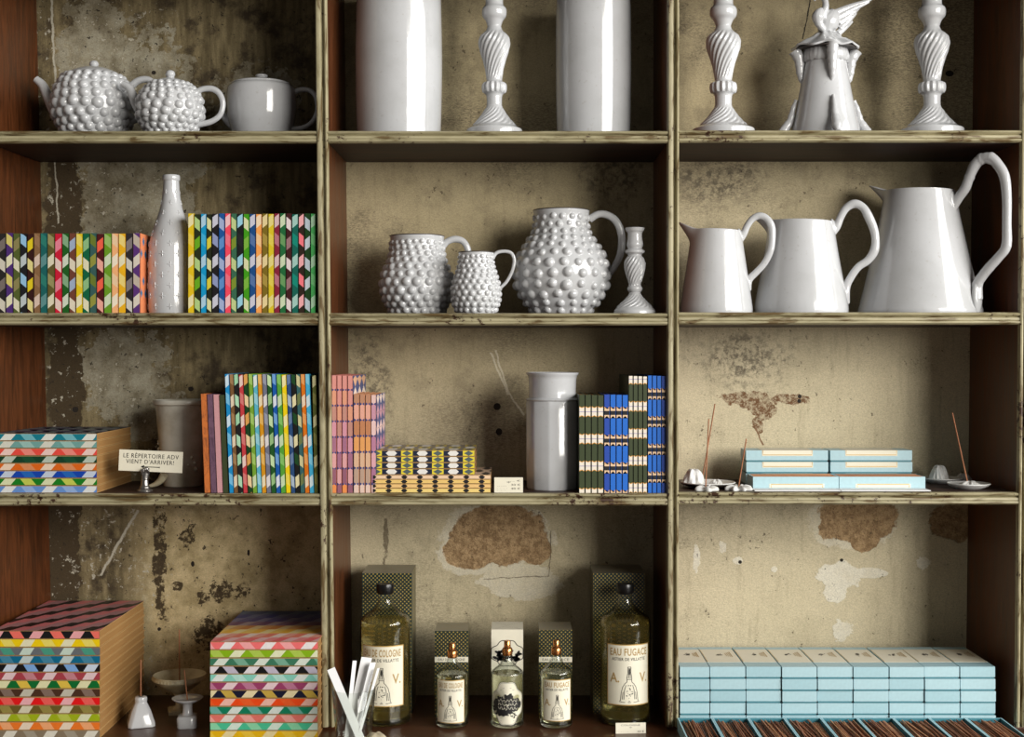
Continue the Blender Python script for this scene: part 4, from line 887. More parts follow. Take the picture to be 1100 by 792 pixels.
# ------------------------------------------------------------------ signs and cards
def flat_part(vs2, fs, fn, name, mat, parent):
    """flat (u, v) shapes laid on a surface by fn(u, v)"""
    return MB().add([fn(a, b) for a, b in vs2], fs).build(name, mat, parent)
def hand_holder():
    cx, Y, sz = 155.5, .030, SH[3][0]; u = U(Y); z = lambda py: Zp(py, Y) - sz
    t = thing('card_holder', 'small tarnished silver hand on an oval foot gripping the written sign', 'card holder', place(cx, Y, 3, 0), 0.1)
    MB().lathe([(0, 0), (8.4 * u, 0), (8.6 * u, .0015), (7.6 * u, .003), (6.4 * u, .0032), (5.8 * u, .0048), (0, .0052)], 40, lambda a, r, q: (r * (1 - .18 * math.sin(a) ** 2), q)).build('base', M['silver'], t, 50)
    h = MB(); P = lambda px, py, y=0: ((px - cx) * u, y * u, z(py))
    h.lathe([(0, .004), (5.2 * u, .004), (5.4 * u, .007), (4.2 * u, .010), (3.9 * u, .014), (3.6 * u, .019), (0, .020)], 24, lambda a, r, q: (r * (1 + .05 * math.sin(8 * a)), q))
    h.tube([P(155.3, 518), P(155.6, 512, .5), P(157, 507.5, 1)], [3.4 * u, 3.9 * u, 4.0 * u], 14, .75)          # wrist and palm
    for i, (dx, top) in enumerate(((-2.6, 504.2), (-.8, 502.8), (1.1, 502.6), (2.9, 504))):
        h.tube(cr([P(156.6 + dx, 509, 1), P(157 + dx, top + 2.5, -2.4), P(157.2 + dx, top, -2.2), P(157.2 + dx, top + .6, -.4)], 4), [1.35 * u, 1.25 * u, 1.1 * u, 1.1 * u] + [1.0 * u] * 9, 8)
    h.tube(cr([P(153.4, 511, 0), P(152.6, 506.5, -2.4), P(154.4, 503.6, -2.8)], 4), 1.25 * u, 8)
    remesh(h.build('hand', M['silver'], t, 180), .0006, 1)
    # the card held between the fingers
    yc = Y + .0012; cxx = 162.5; uu = U(yc)
    c = thing('written_sign', 'white card in the silver hand, handwritten LE RÉPERTOIRE ADV VIENT D\'ARRIVER!', 'sign', (X(cxx, yc), yc, Zp(484.3, yc)))
    c.rotation_euler = (0.0, math.radians(2.6), 0.03)
    W, H = 68 * uu, 22.8 * uu
    MB().box(-W / 2, W / 2, 0, .0006, -H * .995, 0).build('card', M['paper'], c)
    fn = lambda a, b: (a, -.00025, b)
    v1, f1 = text_polys('LE RÉPERTOIRE ADV', 4.7 * uu, maxw=59 * uu, spacing=1.12); v2, f2 = text_polys("VIENT D'ARRIVER!", 4.5 * uu, maxw=51 * uu, spacing=1.12)
    vs, fs = merge((v1, f1, 0, -8.3 * uu), (v2, f2, -.5 * uu, -14.4 * uu)); flat_part(vs, fs, fn, 'handwriting', M['ink'], c)
    a0 = -17.6 * uu
    vs, fs = strokes([[(9 * uu, a0), (-10 * uu, a0)], [(-9.8 * uu, a0), (-6.6 * uu, a0 + 1.3 * uu)], [(-9.8 * uu, a0), (-6.6 * uu, a0 - 1.3 * uu)], [(-9 * uu, a0), (-6.8 * uu, a0 + .3 * uu)], [(9.5 * uu, a0 - .8 * uu), (9.5 * uu, a0 + .8 * uu)]], .8 * uu)
    flat_part(vs, fs, fn, 'arrow', M['ink'], c)
hand_holder()
def claw():
    Y, sz = .085, SH[3][0]; u = U(Y); cx = 168; z = lambda py: Zp(py, Y) - sz
    P = cr([((177 - cx) * u, -.004, z(508)), ((173 - cx) * u, -.002, z(514)), ((167 - cx) * u, 0, z(518.4)), ((159 - cx) * u, .002, z(521))], 6); n = len(P)
    m = min(p[2] - (4.6 - 3.2 * i / n) * u for i, p in enumerate(P))
    o = MB().tube([(p[0], p[1], p[2] - m) for p in P], [(4.6 - 3.4 * (i / (n - 1)) ** 1.5) * u for i in range(n)], 14).build('ceramic_horn', M['creamglaze'], None, 60, place(cx, Y, 3, 0))
    tag(o, 'small curved off-white ceramic horn lying behind the handwritten sign', 'ornament')
claw()
def price_card(label, px0, px1, py0, Y, base, name, tall=None, tilt=0.12, rz=0.0, lines=()):
    u = U(Y); W = (px1 - px0) * u; zt = Zp(py0, Y) - base; H = zt / math.cos(tilt)
    t = thing(name, label, 'price card', (X((px0 + px1) / 2, Y), Y, base), rz)
    mb = MB(); b = math.tan(tilt) * zt; th = .0005
    mb.hexa([(-W / 2, 0, 0), (W / 2, 0, 0), (W / 2, th, 0), (-W / 2, th, 0), (-W / 2, b, zt), (W / 2, b, zt), (W / 2, b + th, zt), (-W / 2, b + th, zt)])
    mb.hexa([(-W / 2, 2 * b, 0), (W / 2, 2 * b, 0), (W / 2, 2 * b + th, 0), (-W / 2, 2 * b + th, 0), (-W / 2, b, zt), (W / 2, b, zt), (W / 2, b + th, zt), (-W / 2, b + th, zt)])
    mb.build('folded_card', M['paper'], t)
    fn = lambda a, q: (a, q * b / zt - .0003, q)
    vs, fs = [], []
    for (x0, x1, py, h, s_) in lines:
        v, f = text_polys(s_, h * u, maxw=(x1 - x0) * u); v, f = merge((v, f, ((x0 + x1) / 2 - (px0 + px1) / 2) * u, Zp(py, Y) - base)); o = len(vs); vs += v; fs += [tuple(i + o for i in q) for q in f]
    flat_part(vs, fs, fn, 'lettering', M['greyink'], t)
    return t
price_card('small cream price card on the shelf before the white canister', 531, 561.8, 513.2, .006, SH[3][1], 'price_card', lines=((534, 544, 522.6, 1.5, '......'), (534, 545, 525.0, 1.5, '. . . .'), (534, 543, 527, 1.4, '. . .'), (548, 559, 517.5, 1.6, '.... €'), (549, 559, 522, 2.0, '30 €'), (549, 559, 526, 2.0, '40 €'), (544.5, 548.5, 520.5, 3.2, '*')))
price_card('cream price card on the counter before the large right-hand cologne bottle', 661.5, 694, 777, -.028, CT, 'price_card', rz=0.05, lines=((667, 688, 780.3, 1.6, 'COLOGNE'), (676, 679, 783.5, 2.2, '*'), (664.5, 675, 786.5, 1.4, '. . . . .'), (664.5, 677, 789, 1.4, '. . . . . .'), (685, 692, 787, 1.9, '60 €'), (684, 692, 790.6, 1.9, '135 €')))

# ------------------------------------------------------------------ incense things, row 3 right
def stick(label, p0, p1, r=.00105, mat='incense', group=None, name='incense_stick'):
    p0, p1 = Vector(p0), Vector(p1); d = p1 - p0
    o = MB().tube([Vector(), d * .5, d], r, 6).build(name, M[mat], None, 60, p0); return tag(o, label, 'incense stick', group)
z3r = SH[3][2]
def plate(label, cx, Y, hw, top, name='saucer', mat='biscuit', rim=True, base=None, row=3, col=2):
    u = U(Y); base = SH[row][col] if base is None else base; R_ = hw * u; h = .0085
    t = thing(name, label, 'saucer', (X(cx, Y), Y, base))
    MB().lathe([(0, 0), (R_ * .55, 0), (R_ * .62, .001), (R_ * .9, h * .6), (R_ * 1.0, h), (R_ * .985, h + .0012), (R_ * .93, h), (R_ * .7, h * .55), (R_ * .5, .0028), (0, .0026)], 64).build('plate', M[mat], t, 60)
    if rim: MB().lathe([(R_ * .62, .0007), (R_ * .905, h * .56), (R_ * .995, h * .9), (R_ * 1.004, h * .88), (R_ * .91, h * .5), (R_ * .63, .0004), (R_ * .62, .0007)], 64).build('dark_rim', M['darkclay'], t, 60)
    return t
def lump(name, label, cat, cx, cy_, zb, r, h, seed, parent=None, ridges=9, amp=.10, mat='biscuit', sx=1.0):
    rr = random.Random(seed); ph = [rr.uniform(0, 6) for _ in range(6)]
    pr = cr([(r, 0), (r * .97, h * .2), (r * .86, h * .5), (r * .66, h * .78), (r * .36, h * .95), (0, h)], 6)
    f = lambda a, q, z: (q * (1 + amp * math.sin(ridges * a + ph[0] + 3 * z / h) + amp * .6 * math.sin(3 * a + ph[1]) + amp * .4 * math.sin(14 * a + ph[2] - 5 * z / h)), z * (1 + .10 * math.sin(4 * a + ph[3]) * min(1, q / r * 2)))
    o = MB().lathe([(0, 0)] + pr, 72, f); o.v = [(v[0] * sx, v[1], v[2]) for v in o.v]
    o = o.build(name, M[mat], parent, 180, (cx, cy_, zb))
    if parent is None: tag(o, label, cat)
    return o
YP = .075; u = U(YP)
plate('white saucer with dark underside beneath the white rock, beside the divider', 760.5, YP, 29.5, 507)
lump('rock_incense_holder', 'white rock-shaped incense holder on the saucer beside the divider', 'incense holder', X(745, YP), YP + .002, z3r + .0030, 11.3 * u, 17.5 * u, 3, ridges=7, amp=.09)
lump('rock_incense_holder', 'low white pebble lump lying on the saucer beside the taller rock', 'incense holder', X(769, YP), YP - .003, z3r + .0030, 7.6 * u, 6.8 * u, 5, ridges=5, amp=.07)
stick('thin incense stick leaning up out of the saucer with the rock', (X(753.6, YP + .012), YP + .012, z3r + .0045), (X(768, YP + .012), YP + .012, Zp(434, YP + .012)))
def flower(label, cx, Y, hw, seed, petals=6):
    u = U(Y); rr = random.Random(seed); h = .0072
    pr = cr([(1, 0), (1.02, .3), (.9, .72), (.55, .95), (.25, .8), (0, .7)], 6)
    pr = [(r, q * h) for r, q in pr]
    m = lambda a, r, z: (r * hw * u * (1 + .20 * math.cos(petals * a + seed)), z * (1 + .25 * math.cos(petals * a + seed + .6) * min(1, r * 2)))
    o = MB().lathe([(0, 0)] + pr, 84, m).build('flower_incense_holder', M['biscuit'], None, 180, (X(cx, Y), Y, z3r)); return tag(o, label, 'incense holder')
flower('flower-shaped white incense holder on the shelf before the saucer with the rock', 758.5, .022, 11.2, 1, 5)
flower('knobbly white flower incense holder between the rock saucer and blue boxes', 793.2, .032, 13, 4, 8)
stick('thin upright incense stick in the flower holder before the saucer', (X(758, .022), .022, z3r + .0055), (X(761.3, .022), .022, Zp(450, .022)))
stick('thin incense stick in the knobbly flower holder beside the blue boxes', (X(793.4, .032), .032, z3r + .0055), (X(801.7, .032), .032, Zp(471.5, .032)))
YQ = .150
plate('shaded saucer behind the boxes, under the fluted white dome', 1012, YQ, 22, 510, rim=False)
lump('dome_incense_holder', 'fluted white dome incense holder in the shade behind the end boxes', 'incense holder', X(1009.4, YQ), YQ + .002, z3r + .0030, 10 * U(YQ), 17 * U(YQ), 8, ridges=15, amp=.05)
lump('dome_incense_holder', 'low white lump in the shade behind the end saucer', 'incense holder', X(1035, .172), .172, z3r, 8.5 * U(.172), 9 * U(.172), 9, ridges=9, amp=.06)
YR = .052
plate('white saucer nearest the shelf end, holding a leaning incense stick', 1040.6, YR, 22.6, 515, rim=False)
lump('flower_incense_holder', 'crumpled white flower incense holder on the end saucer', 'incense holder', X(1042, YR), YR, z3r + .0030, 10.5 * U(YR), 6.4 * U(YR), 12, ridges=6, amp=.16)
stick('thin incense stick leaning on the end saucer, toward the blue boxes', (X(1039.6, YR), YR, z3r + .009), (X(1023, YR), YR, Zp(443.6, YR)))

# boxes of incense
def box_open(mb, L_, W_, H_, wl, floor_, c_out, c_in):
    """open tray, local: length along x, width along y"""
    o = [(-L_ / 2, 0), (L_ / 2, 0), (L_ / 2, W_), (-L_ / 2, W_)]; i = [(-L_ / 2 + wl, wl), (L_ / 2 - wl, wl), (L_ / 2 - wl, W_ - wl), (-L_ / 2 + wl, W_ - wl)]
    vs = [(a, b, 0) for a, b in o] + [(a, b, H_) for a, b in o] + [(a, b, H_) for a, b in i] + [(a, b, floor_) for a, b in i]
    fs = [(3, 2, 1, 0)]; cs = [c_out]
    for k in range(4):
        n = (k + 1) % 4; fs += [(k, n, n + 4, k + 4), (k + 4, n + 4, n + 8, k + 8), (k + 8, n + 8, n + 12, k + 12)]; cs += [c_out, c_out, c_in]
    fs.append((12, 13, 14, 15)); cs.append(c_in); q = len(mb.v); mb.v += vs
    for f, c in zip(fs, cs): mb.f.append(tuple(j + q for j in f)); mb.c.append(c)
PB, TE, PB2 = px2((172, 204, 212)), px2((70, 128, 140)), px2((162, 197, 206))
def gold_frame(x0, x1, z0, z1, w, y):
    return strokes([[(x0, z0), (x1, z0)], [(x0, z1), (x1, z1)], [(x0, z0), (x0, z1)], [(x1, z0), (x1, z1)]], w)
def closed_box(label, L_, W_, H_, loc, group, lab, rz=0):
    t = thing('incense_box', label, 'incense box', loc, rz, group)
    mb = MB(); mb.box(-L_ / 2 + .0012, L_ / 2 - .0012, .0012, W_ - .0012, 0, H_ * .45, TE); mb.build('box_base', M['print'], t)
    mb = MB(); mb.box(-L_ / 2, L_ / 2, 0, W_, H_ * .13, H_ - .0002, PB); mb.build('lid', M['print'], t)
    if lab:
        x0, x1 = lab; l = MB()
        l.hexa([(x0, -.0003, H_ * .5), (x1, -.0003, H_ * .5), (x1, 0, H_ * .5), (x0, 0, H_ * .5), (x0, -.0003, H_), (x1, -.0003, H_), (x1, 0, H_), (x0, 0, H_)])
        l.box(x0, x1, -.0003, W_ * .8, H_ - .0002, H_ + .0001)
        lb = l.build('label', M['paper'], t)
        v, f = strokes([[(x0 + .0015, H_ * .97), (x0 + .0015, H_ * .6), (x1 - .0015, H_ * .6), (x1 - .0015, H_ * .97)]], .0011)
        MB().add([(a, -.0005, b) for a, b in v], f).build('gold_border', M['goldink'], lb)
    return t
for side_, (a0, a1, t0, t1, f0, f1, who) in enumerate(((801.5, 889.5, 809, 901, 811, 903, 'nearer the rock saucer'), (892, 979.8, 901.7, 994, 904, 1000, 'nearer the shelf end'))):
    Yb = .116; u = U(Yb); hb_ = 12.3 * u; grp = 'closed blue incense boxes'
    for i in range(3):
        closed_box('pale blue lidded incense box, %s in the shelf stack %s' % (('bottom one', 'middle one', 'topmost')[i], who), (a1 - a0) * u, .056, hb_, (X((a0 + a1) / 2, Yb) + (.0004 if i == 1 else 0), Yb, z3r + i * (hb_ + .0003)), grp, ((818.5 - 845.4) * u, (873 - 845.4) * u) if side_ == 0 else ((908 - 935.9) * u, (964 - 935.9) * u))
    Yt = .050; u = U(Yt); L_ = (t1 - t0) * u; H_ = 13.0 * u; xc = X((t0 + t1) / 2, Yt)
    t = thing('incense_tray', 'open pale blue box full of incense sticks, before the stack %s' % who, 'incense box', (xc, Yt, z3r), 0, 'open blue incense boxes')
    mb = MB(); box_open(mb, L_, .058, H_, .0018, H_ - .0027, PB, TE); mb.build('tray', M['print'], t)
    lb = MB().box(-L_ * .31, L_ * .33, -.0003, 0, H_ * .10, H_ * .42).build('label', M['paper'], t)
    v, f = strokes([[(-L_ * .29, H_ * .12), (-L_ * .29, H_ * .38), (L_ * .31, H_ * .38), (L_ * .31, H_ * .12)]], .0011); MB().add([(a, -.0005, b) for a, b in v], f).build('gold_border', M['goldink'], lb)
    for i in range(16):
        yy = Yt + .0035 + i * .0033; s0 = stick('brown incense stick lying in the open shelf box %s' % who, (xc - L_ / 2 + .003, yy, z3r + H_ - .0014), (xc + L_ / 2 - .003, yy + random.uniform(-.0008, .0008), z3r + H_ - .0014 + random.uniform(0, .0007)), .00125, random.choice(('incense', 'incense', 'incense3')), 'sticks in the shelf box ' + who)
    Yc = .012; u = U(Yc); Wd = (f1 - f0) * u
    o = MB().box(-Wd / 2, Wd / 2, 0, .036, 0, .0012)
    o = o.build('box_lid_insert', M['white_paper'], None, None, (X((f0 + f1) / 2, Yc), Yc, z3r)); tag(o, 'white card strip lying before the open box %s' % who, 'card', 'white cards before the open boxes')

# ------------------------------------------------------------------ counter, right bay: boxes in nine columns and nine open trays
XB = [730.6, 763.4, 802.4, 840.6, 879, 917.6, 956.4, 994.6, 1033, 1071.6]
BH = 13.0 * S; Lb = .148
lvl = ['bottom box, just showing', 'fourth from the top', 'third from the top', 'second from the top', 'topmost']
for c in range(9):
    w_ = (XB[c + 1] - XB[c] - 1.1) * S; xc = (X(XB[c]) + X(XB[c + 1])) / 2; py_ = 0
    for i in range(5):
        jx = random.uniform(-.5, .5) * S * .6; jy = random.uniform(0, .003)
        t = thing('incense_box', '%s in the %s column of blue incense boxes from the left' % (lvl[i], ORD[c]) if i < 4 else 'pale blue incense box with printed cream label, topmost of the %s column from the left' % ORD[c], 'incense box', (xc + jx, .006 + jy, CT + i * (BH + .0001)), random.uniform(-.006, .006), 'pale blue incense boxes on the counter')
        mb = MB().box(-w_ / 2 + .001, w_ / 2 - .001, .001, Lb - .001, 0, BH * .5, TE); mb.build('box_base', M['print'], t)
        mb = MB().box(-w_ / 2, w_ / 2, 0, Lb, BH * .14, BH - .0002, PB if (i + c) % 3 else PB2); mb.build('lid', M['print'], t)
        if i == 4:
            lb = MB().box(-w_ / 2 + .0002, w_ / 2 - .0002, .033, Lb - .020, BH - .0002, BH + .0001).build('label', M['paper'], t)
            rr = random.Random(40 + c); v, f = [], []
            for k in range(9):   # small dark emblem
                a = rr.uniform(0, 6.3); r_ = rr.uniform(.001, .0045); s_ = rr.uniform(.0012, .0024); x0, y0 = math.cos(a) * r_ * 1.2, .088 + math.sin(a) * r_ * 2.2; o = len(v)
                v += [(x0 - s_, y0 - s_ * 1.6), (x0 + s_, y0 - s_), (x0 + s_ * .7, y0 + s_ * 1.7), (x0 - s_ * .6, y0 + s_)]; f.append((o, o + 1, o + 2, o + 3))
            MB().add([(a, b, BH + .00025) for a, b in v], f).build('emblem', M['greyink'], lb)
            v, f = [], []
            for k in range(4):
                q = w_ * (.34 - .05 * k); a, b = strokes([[(q, .070 + .002 * k), (q, .108 - .003 * k)]], .0011 if k else .0017); o = len(v); v += a; f += [tuple(i_ + o for i_ in z_) for z_ in b]
            MB().add([(a, b, BH + .00025) for a, b in v], f).build('lettering', M['goldink2'], lb)
            v, f = strokes([[(-w_ / 2 + .001, .0335), (w_ / 2 - .001, .0335)], [(-w_ / 2 + .0012, .035), (-w_ / 2 + .0012, Lb - .021)]], .0009)
            MB().add([(a, b, BH + .0003) for a, b in v], f).build('gold_border', M['goldink'], lb)
XT = [726.6, 764, 802.5, 841, 880, 918.6, 957, 995.6, 1034.4, 1073.2]
TH_ = 13.6 * S
for c in range(9):
    w_ = (XT[c + 1] - XT[c] - .3) * S; xc = (X(XT[c]) + X(XT[c + 1])) / 2; Lt = .150; y1 = -.0115
    t = thing('incense_tray', 'open pale blue tray of brown incense sticks, %s from the left on the counter' % ORD[c], 'incense box', (xc, y1, CT), -PI / 2, 'open incense trays on the counter')
    mb = MB(); box_open(mb, Lt, w_, TH_, .0021, TH_ - .0075, px2((164, 204, 214)), px2((60, 124, 138))); mb.xf(Matrix.Translation((Lt / 2, -w_ / 2, 0))); mb.build('tray', M['print'], t)
    v = MB()
    rr = random.Random(90 + c)
    for i in range(31):
        lay = 0 if i < 17 else (1 if i < 27 else 2); hw_ = w_ / 2 - .0045
        if lay == 0: x0 = -hw_ + 2 * hw_ * i / 16; x1 = x0 + rr.uniform(-.002, .002); zz0 = TH_ - .0064
        else:
            x0 = rr.uniform(-hw_, hw_); x1 = min(hw_, max(-hw_, x0 + rr.uniform(-.008, .012))); zz0 = TH_ - .0064 + .0021 * lay
        x1 = min(hw_, max(-hw_, x1)); ys = y1 - .004 - rr.uniform(0, .004)
        stick('thin brown incense stick lying in the %s open counter tray from the left' % ORD[c], (xc + x0, ys, CT + zz0), (xc + x1, ys - Lt + .012, CT + zz0 + rr.uniform(-.0003, .0005)), .00105, rr.choice(('incense', 'incense', 'incense2', 'incense3')), 'sticks in the %s counter tray' % ORD[c])

# ------------------------------------------------------------------ counter, left bay
def pyramid():
    cx, Y = 151.3, .020; u = U(Y); z = lambda py: Zp(py, Y) - CT
    t = thing('incense_holder', 'white faceted pyramid incense holder bottle beside the black-topped stack', 'incense holder', (X(cx, Y), Y, CT), .35)
    mb = MB()
    def ring(hw, zz, bev):
        a = hw * u; b = a * bev; return [(a, -b, zz), (a, b, zz), (b, a, zz), (-b, a, zz), (-a, b, zz), (-a, -b, zz), (-b, -a, zz), (b, -a, zz)]
    hb_ = (793 - 747.5)
    R_ = [ring(11.5, 0, .7), ring(14.2, z(779), .8), ring(14.0, z(775), .72), ring(10.2, z(763), .62), ring(7.2, z(756.5), .6), ring(6, z(754), .5), ring(6.4, z(753), .45), ring(6.6, z(749.5), .45), ring(5.6, z(748.2), .45)]
    vs = sum(R_, []); fs = [tuple(range(7, -1, -1)), tuple(range(64, 72))]
    for i in range(8):
        for j in range(8): k = (j + 1) % 8; fs.append((i * 8 + j, i * 8 + k, i * 8 + 8 + k, i * 8 + 8 + j))
    o = mb.add(vs, fs).build('body', M['glaze'], t); b = o.modifiers.new('soft', 'BEVEL'); b.width = .0012; b.segments = 2; o.data.polygons.foreach_set('use_smooth', [True] * len(o.data.polygons)); o.data.set_sharp_from_angle(angle=math.radians(80))
    MB().lathe([(0, z(748.1)), (2.6 * u, z(748.1)), (2.6 * u, z(747.9)), (0, z(747.9))], 20).build('mouth', M['darkclay'], t)
    stick('thin incense stick standing upright in the pyramid holder', (X(151.3, Y), Y, Zp(747.8, Y)), (X(151.3, Y), Y, Zp(709, Y)))
pyramid()
def footed_dish():
    cx, Y = 193, .100; u = U(Y); z = lambda py: Zp(py, Y) - CT
    t = thing('footed_dish', 'cream footed dish with beaded rim standing behind the small white bottle', 'dish', (X(cx, Y), Y, CT), .3)
    R_ = 28.3 * u
    MB().lathe([(0, z(746)), (5 * u, z(745)), (12 * u, z(741)), (21 * u, z(735)), (27 * u, z(728.5)), (R_, z(726)), (R_ * .985, z(724.6)), (R_ * .93, z(726)), (20 * u, z(732)), (10 * u, z(738)), (0, z(740))], 72).build('bowl', M['creamglaze'], t, 60)
    mb = MB()
    n = 44; mb.lathe([(R_ * .96, z(729.6)), (R_ * 1.0, z(729.4)), (R_ * 1.02, z(727.8)), (R_ * 1.0, z(726.2)), (R_ * .96, z(726)), (R_ * .96, z(729.6))], n * 6, lambda a, r, q: (r * (1 + (.018 * abs(math.sin(n * a / 2)) if r > R_ * .97 else 0)), q)); mb.build('beaded_rim', M['creamglaze'], t, 60)
    MB().lathe([(0, .007), (8 * u, .007), (6.5 * u, .0095), (4.4 * u, z(758)), (4.2 * u, z(750)), (6 * u, z(746)), (8 * u, z(743.6)), (0, z(743.4))], 36).build('stem', M['creamglaze'], t, 60)
    b = MB().box(-12 * u, 12 * u, -12 * u, 12 * u, 0, .0055); b.box(-10.4 * u, 10.4 * u, -10.4 * u, 10.4 * u, .0055, .0075); b.build('square_foot', M['creamglaze'], t)
    stick('tall thin incense stick standing in the cream footed dish', (X(193, Y), Y, Zp(740, Y) + .0004), (X(192.6, Y), Y, Zp(676.5, Y)))
footed_dish()
def dish_bottle():
    cx, Y = 201.5, .012; u = U(Y); z = lambda py: Zp(py, Y) - CT
    t = thing('incense_holder', 'small square white bottle incense holder with a flat dish on its neck', 'incense holder', (X(cx, Y), Y, CT), .1)
    zt = z(767.4); a = 10.4 * u; b = a * .72
    mb = MB(); rg = lambda q, zz: [(q, -q * .72, zz), (q, q * .72, zz), (q * .72, q, zz), (-q * .72, q, zz), (-q, q * .72, zz), (-q, -q * .72, zz), (-q * .72, -q, zz), (q * .72, -q, zz)]
    R_ = [rg(a * .95, 0), rg(a, .0015), rg(a, zt - .004), rg(a * .9, zt - .0012), rg(a * .6, zt)]; vs = sum(R_, []); n = len(R_); fs = [tuple(range(7, -1, -1)), tuple(range(8 * n - 8, 8 * n))]
    for i in range(n - 1):
        for j in range(8): k = (j + 1) % 8; fs.append((i * 8 + j, i * 8 + k, i * 8 + 8 + k, i * 8 + 8 + j))
    mb.add(vs, fs).build('body', M['glaze'], t, 40)
    MB().lathe([(0, zt - .001), (7 * u, zt - .001), (5.4 * u, zt + .0015), (5.0 * u, z(760)), (5.4 * u, z(756)), (7 * u, z(754.4)), (0, z(754.2))], 36).build('neck', M['glaze'], t, 60)
    MB().lathe([(0, z(755)), (6 * u, z(755)), (13 * u, z(753)), (16.2 * u, z(750.8)), (16.6 * u, z(749.6)), (15.8 * u, z(749.4)), (9 * u, z(751.6)), (0, z(752.2))], 56).build('dish', M['glaze'], t, 60)
    stick('short thin incense stick leaning in the dish of the square bottle', (X(201.3, Y), Y, Zp(752.2, Y) + .0004), (X(198, Y), Y, Zp(720, Y)))
dish_bottle()

# ------------------------------------------------------------------ counter, middle bay: cologne
def carton(label, x0, x1, pytop, Y, dep, mat, name='cologne_carton', white=False, words=None):
    u = U(Y); W = (x1 - x0) * u; H_ = Zp(pytop, Y) - CT; t = thing(name, label, 'perfume box', (X((x0 + x1) / 2, Y), Y, CT), 0, 'perfume cartons')
    body = MB().box(-W / 2, W / 2, 0, dep, 0, H_); b = body.build('carton', mat, t)
    # cellophane folds on the top
    f = M['white_paper'] if white else M['greyink']
    v, q = strokes([[(-W / 2 * .96, .001), (0, dep * .45), (W / 2 * .96, .001)], [(-W / 2 * .96, dep - .001), (0, dep * .55), (W / 2 * .96, dep - .001)]], .0006)
    MB().add([(a, c, H_ + .0002) for a, c in v], q).build('wrapper_folds', M['goldink2'] if not white else M['stone'], t)
    return t, W, H_, u
MB_ = M['dots']
t, W, H_, u = carton('large green carton with gold dots behind the EAU DE COLOGNE bottle', 389, 442.5, 616, .092, .092, MB_)
t, W, H_, u = carton('large green carton with gold dots behind the large EAU FUGACE bottle', 637.2, 692.6, 615.8, .092, .092, MB_)
for (x0, x1, py, lab, words) in ((467, 503, 678, 'small green dotted carton behind the small EAU DE COLOGNE spray', 'EAU DE COLOGNE'), (579, 614.6, 677, 'small green dotted carton behind the small EAU FUGACE spray', 'EAU FUGACE')):
    t, W, H_, u = carton(lab, x0, x1, py, .066, .070, MB_)
    zb = Zp(711.5, .066) - CT; lb = MB().box(-W / 2, W / 2, -.0003, 0, zb, zb + 5.6 * u).build('label_band', M['paper'], t)
    v, f = text_polys(words, 2.6 * u, maxw=W * .8); flat_part(v, f, lambda a, b: (a, -.0005, b + zb + 1.5 * u), 'lettering', M['ink'], lb)
def quatrefoil(cx, cy, w, h, n=64):
    out = []
    for i in range(n):
        a = 2 * PI * i / n; r = 1 + .11 * math.cos(4 * a) - .05 * math.cos(8 * a)
        x, y = math.cos(a), math.sin(a); m = (abs(x) ** 3.2 + abs(y) ** 3.2) ** (1 / 3.2); out.append((cx + x / m * r * w / 2 / 1.06, cy + y / m * r * h / 2 / 1.06))
    return out
def petals(cx, cy, w, h, seed, n):
    rr = random.Random(seed); v, f = [], []
    for k in range(n):
        a = rr.uniform(0, 6.28); d_ = rr.uniform(.1, 1) ** .6; x, y = cx + math.cos(a) * d_ * w / 2, cy + math.sin(a) * d_ * h / 2
        s_ = rr.uniform(.05, .13) * w; o = len(v); b = rr.uniform(0, 6.28)
        for j in range(7): c = 2 * PI * j / 7; v.append((x + s_ * math.cos(c) * math.cos(b) - s_ * .5 * math.sin(c) * math.sin(b), y + s_ * math.cos(c) * math.sin(b) + s_ * .5 * math.sin(c) * math.cos(b)))
        f.append(tuple(range(o, o + 7)))
    return v, f
t, W, H_, u = carton('small white carton with black ornament behind the middle spray bottle', 527.8, 562, 676.5, .064, .066, M['paper'], white=True)
zc_ = Zp(700, .064) - CT
q = quatrefoil(0, zc_ - 2 * u, W * .99, 27 * u); q = [(max(-W / 2, min(W / 2, a)), b) for a, b in q]
v, f = strokes([q + q[:1]], .0012); flat_part(v, f, lambda a, b: (a, -.0003, b), 'ornament', M['ink'], t)
v, f = petals(0, zc_ - 4 * u, W * .92, 12 * u, 3, 46); v = [(max(-W / 2, min(W / 2, a)), b) for a, b in v]; flat_part(v, f, lambda a, b: (a, -.0004, b), 'ornament', M['ink'], t)

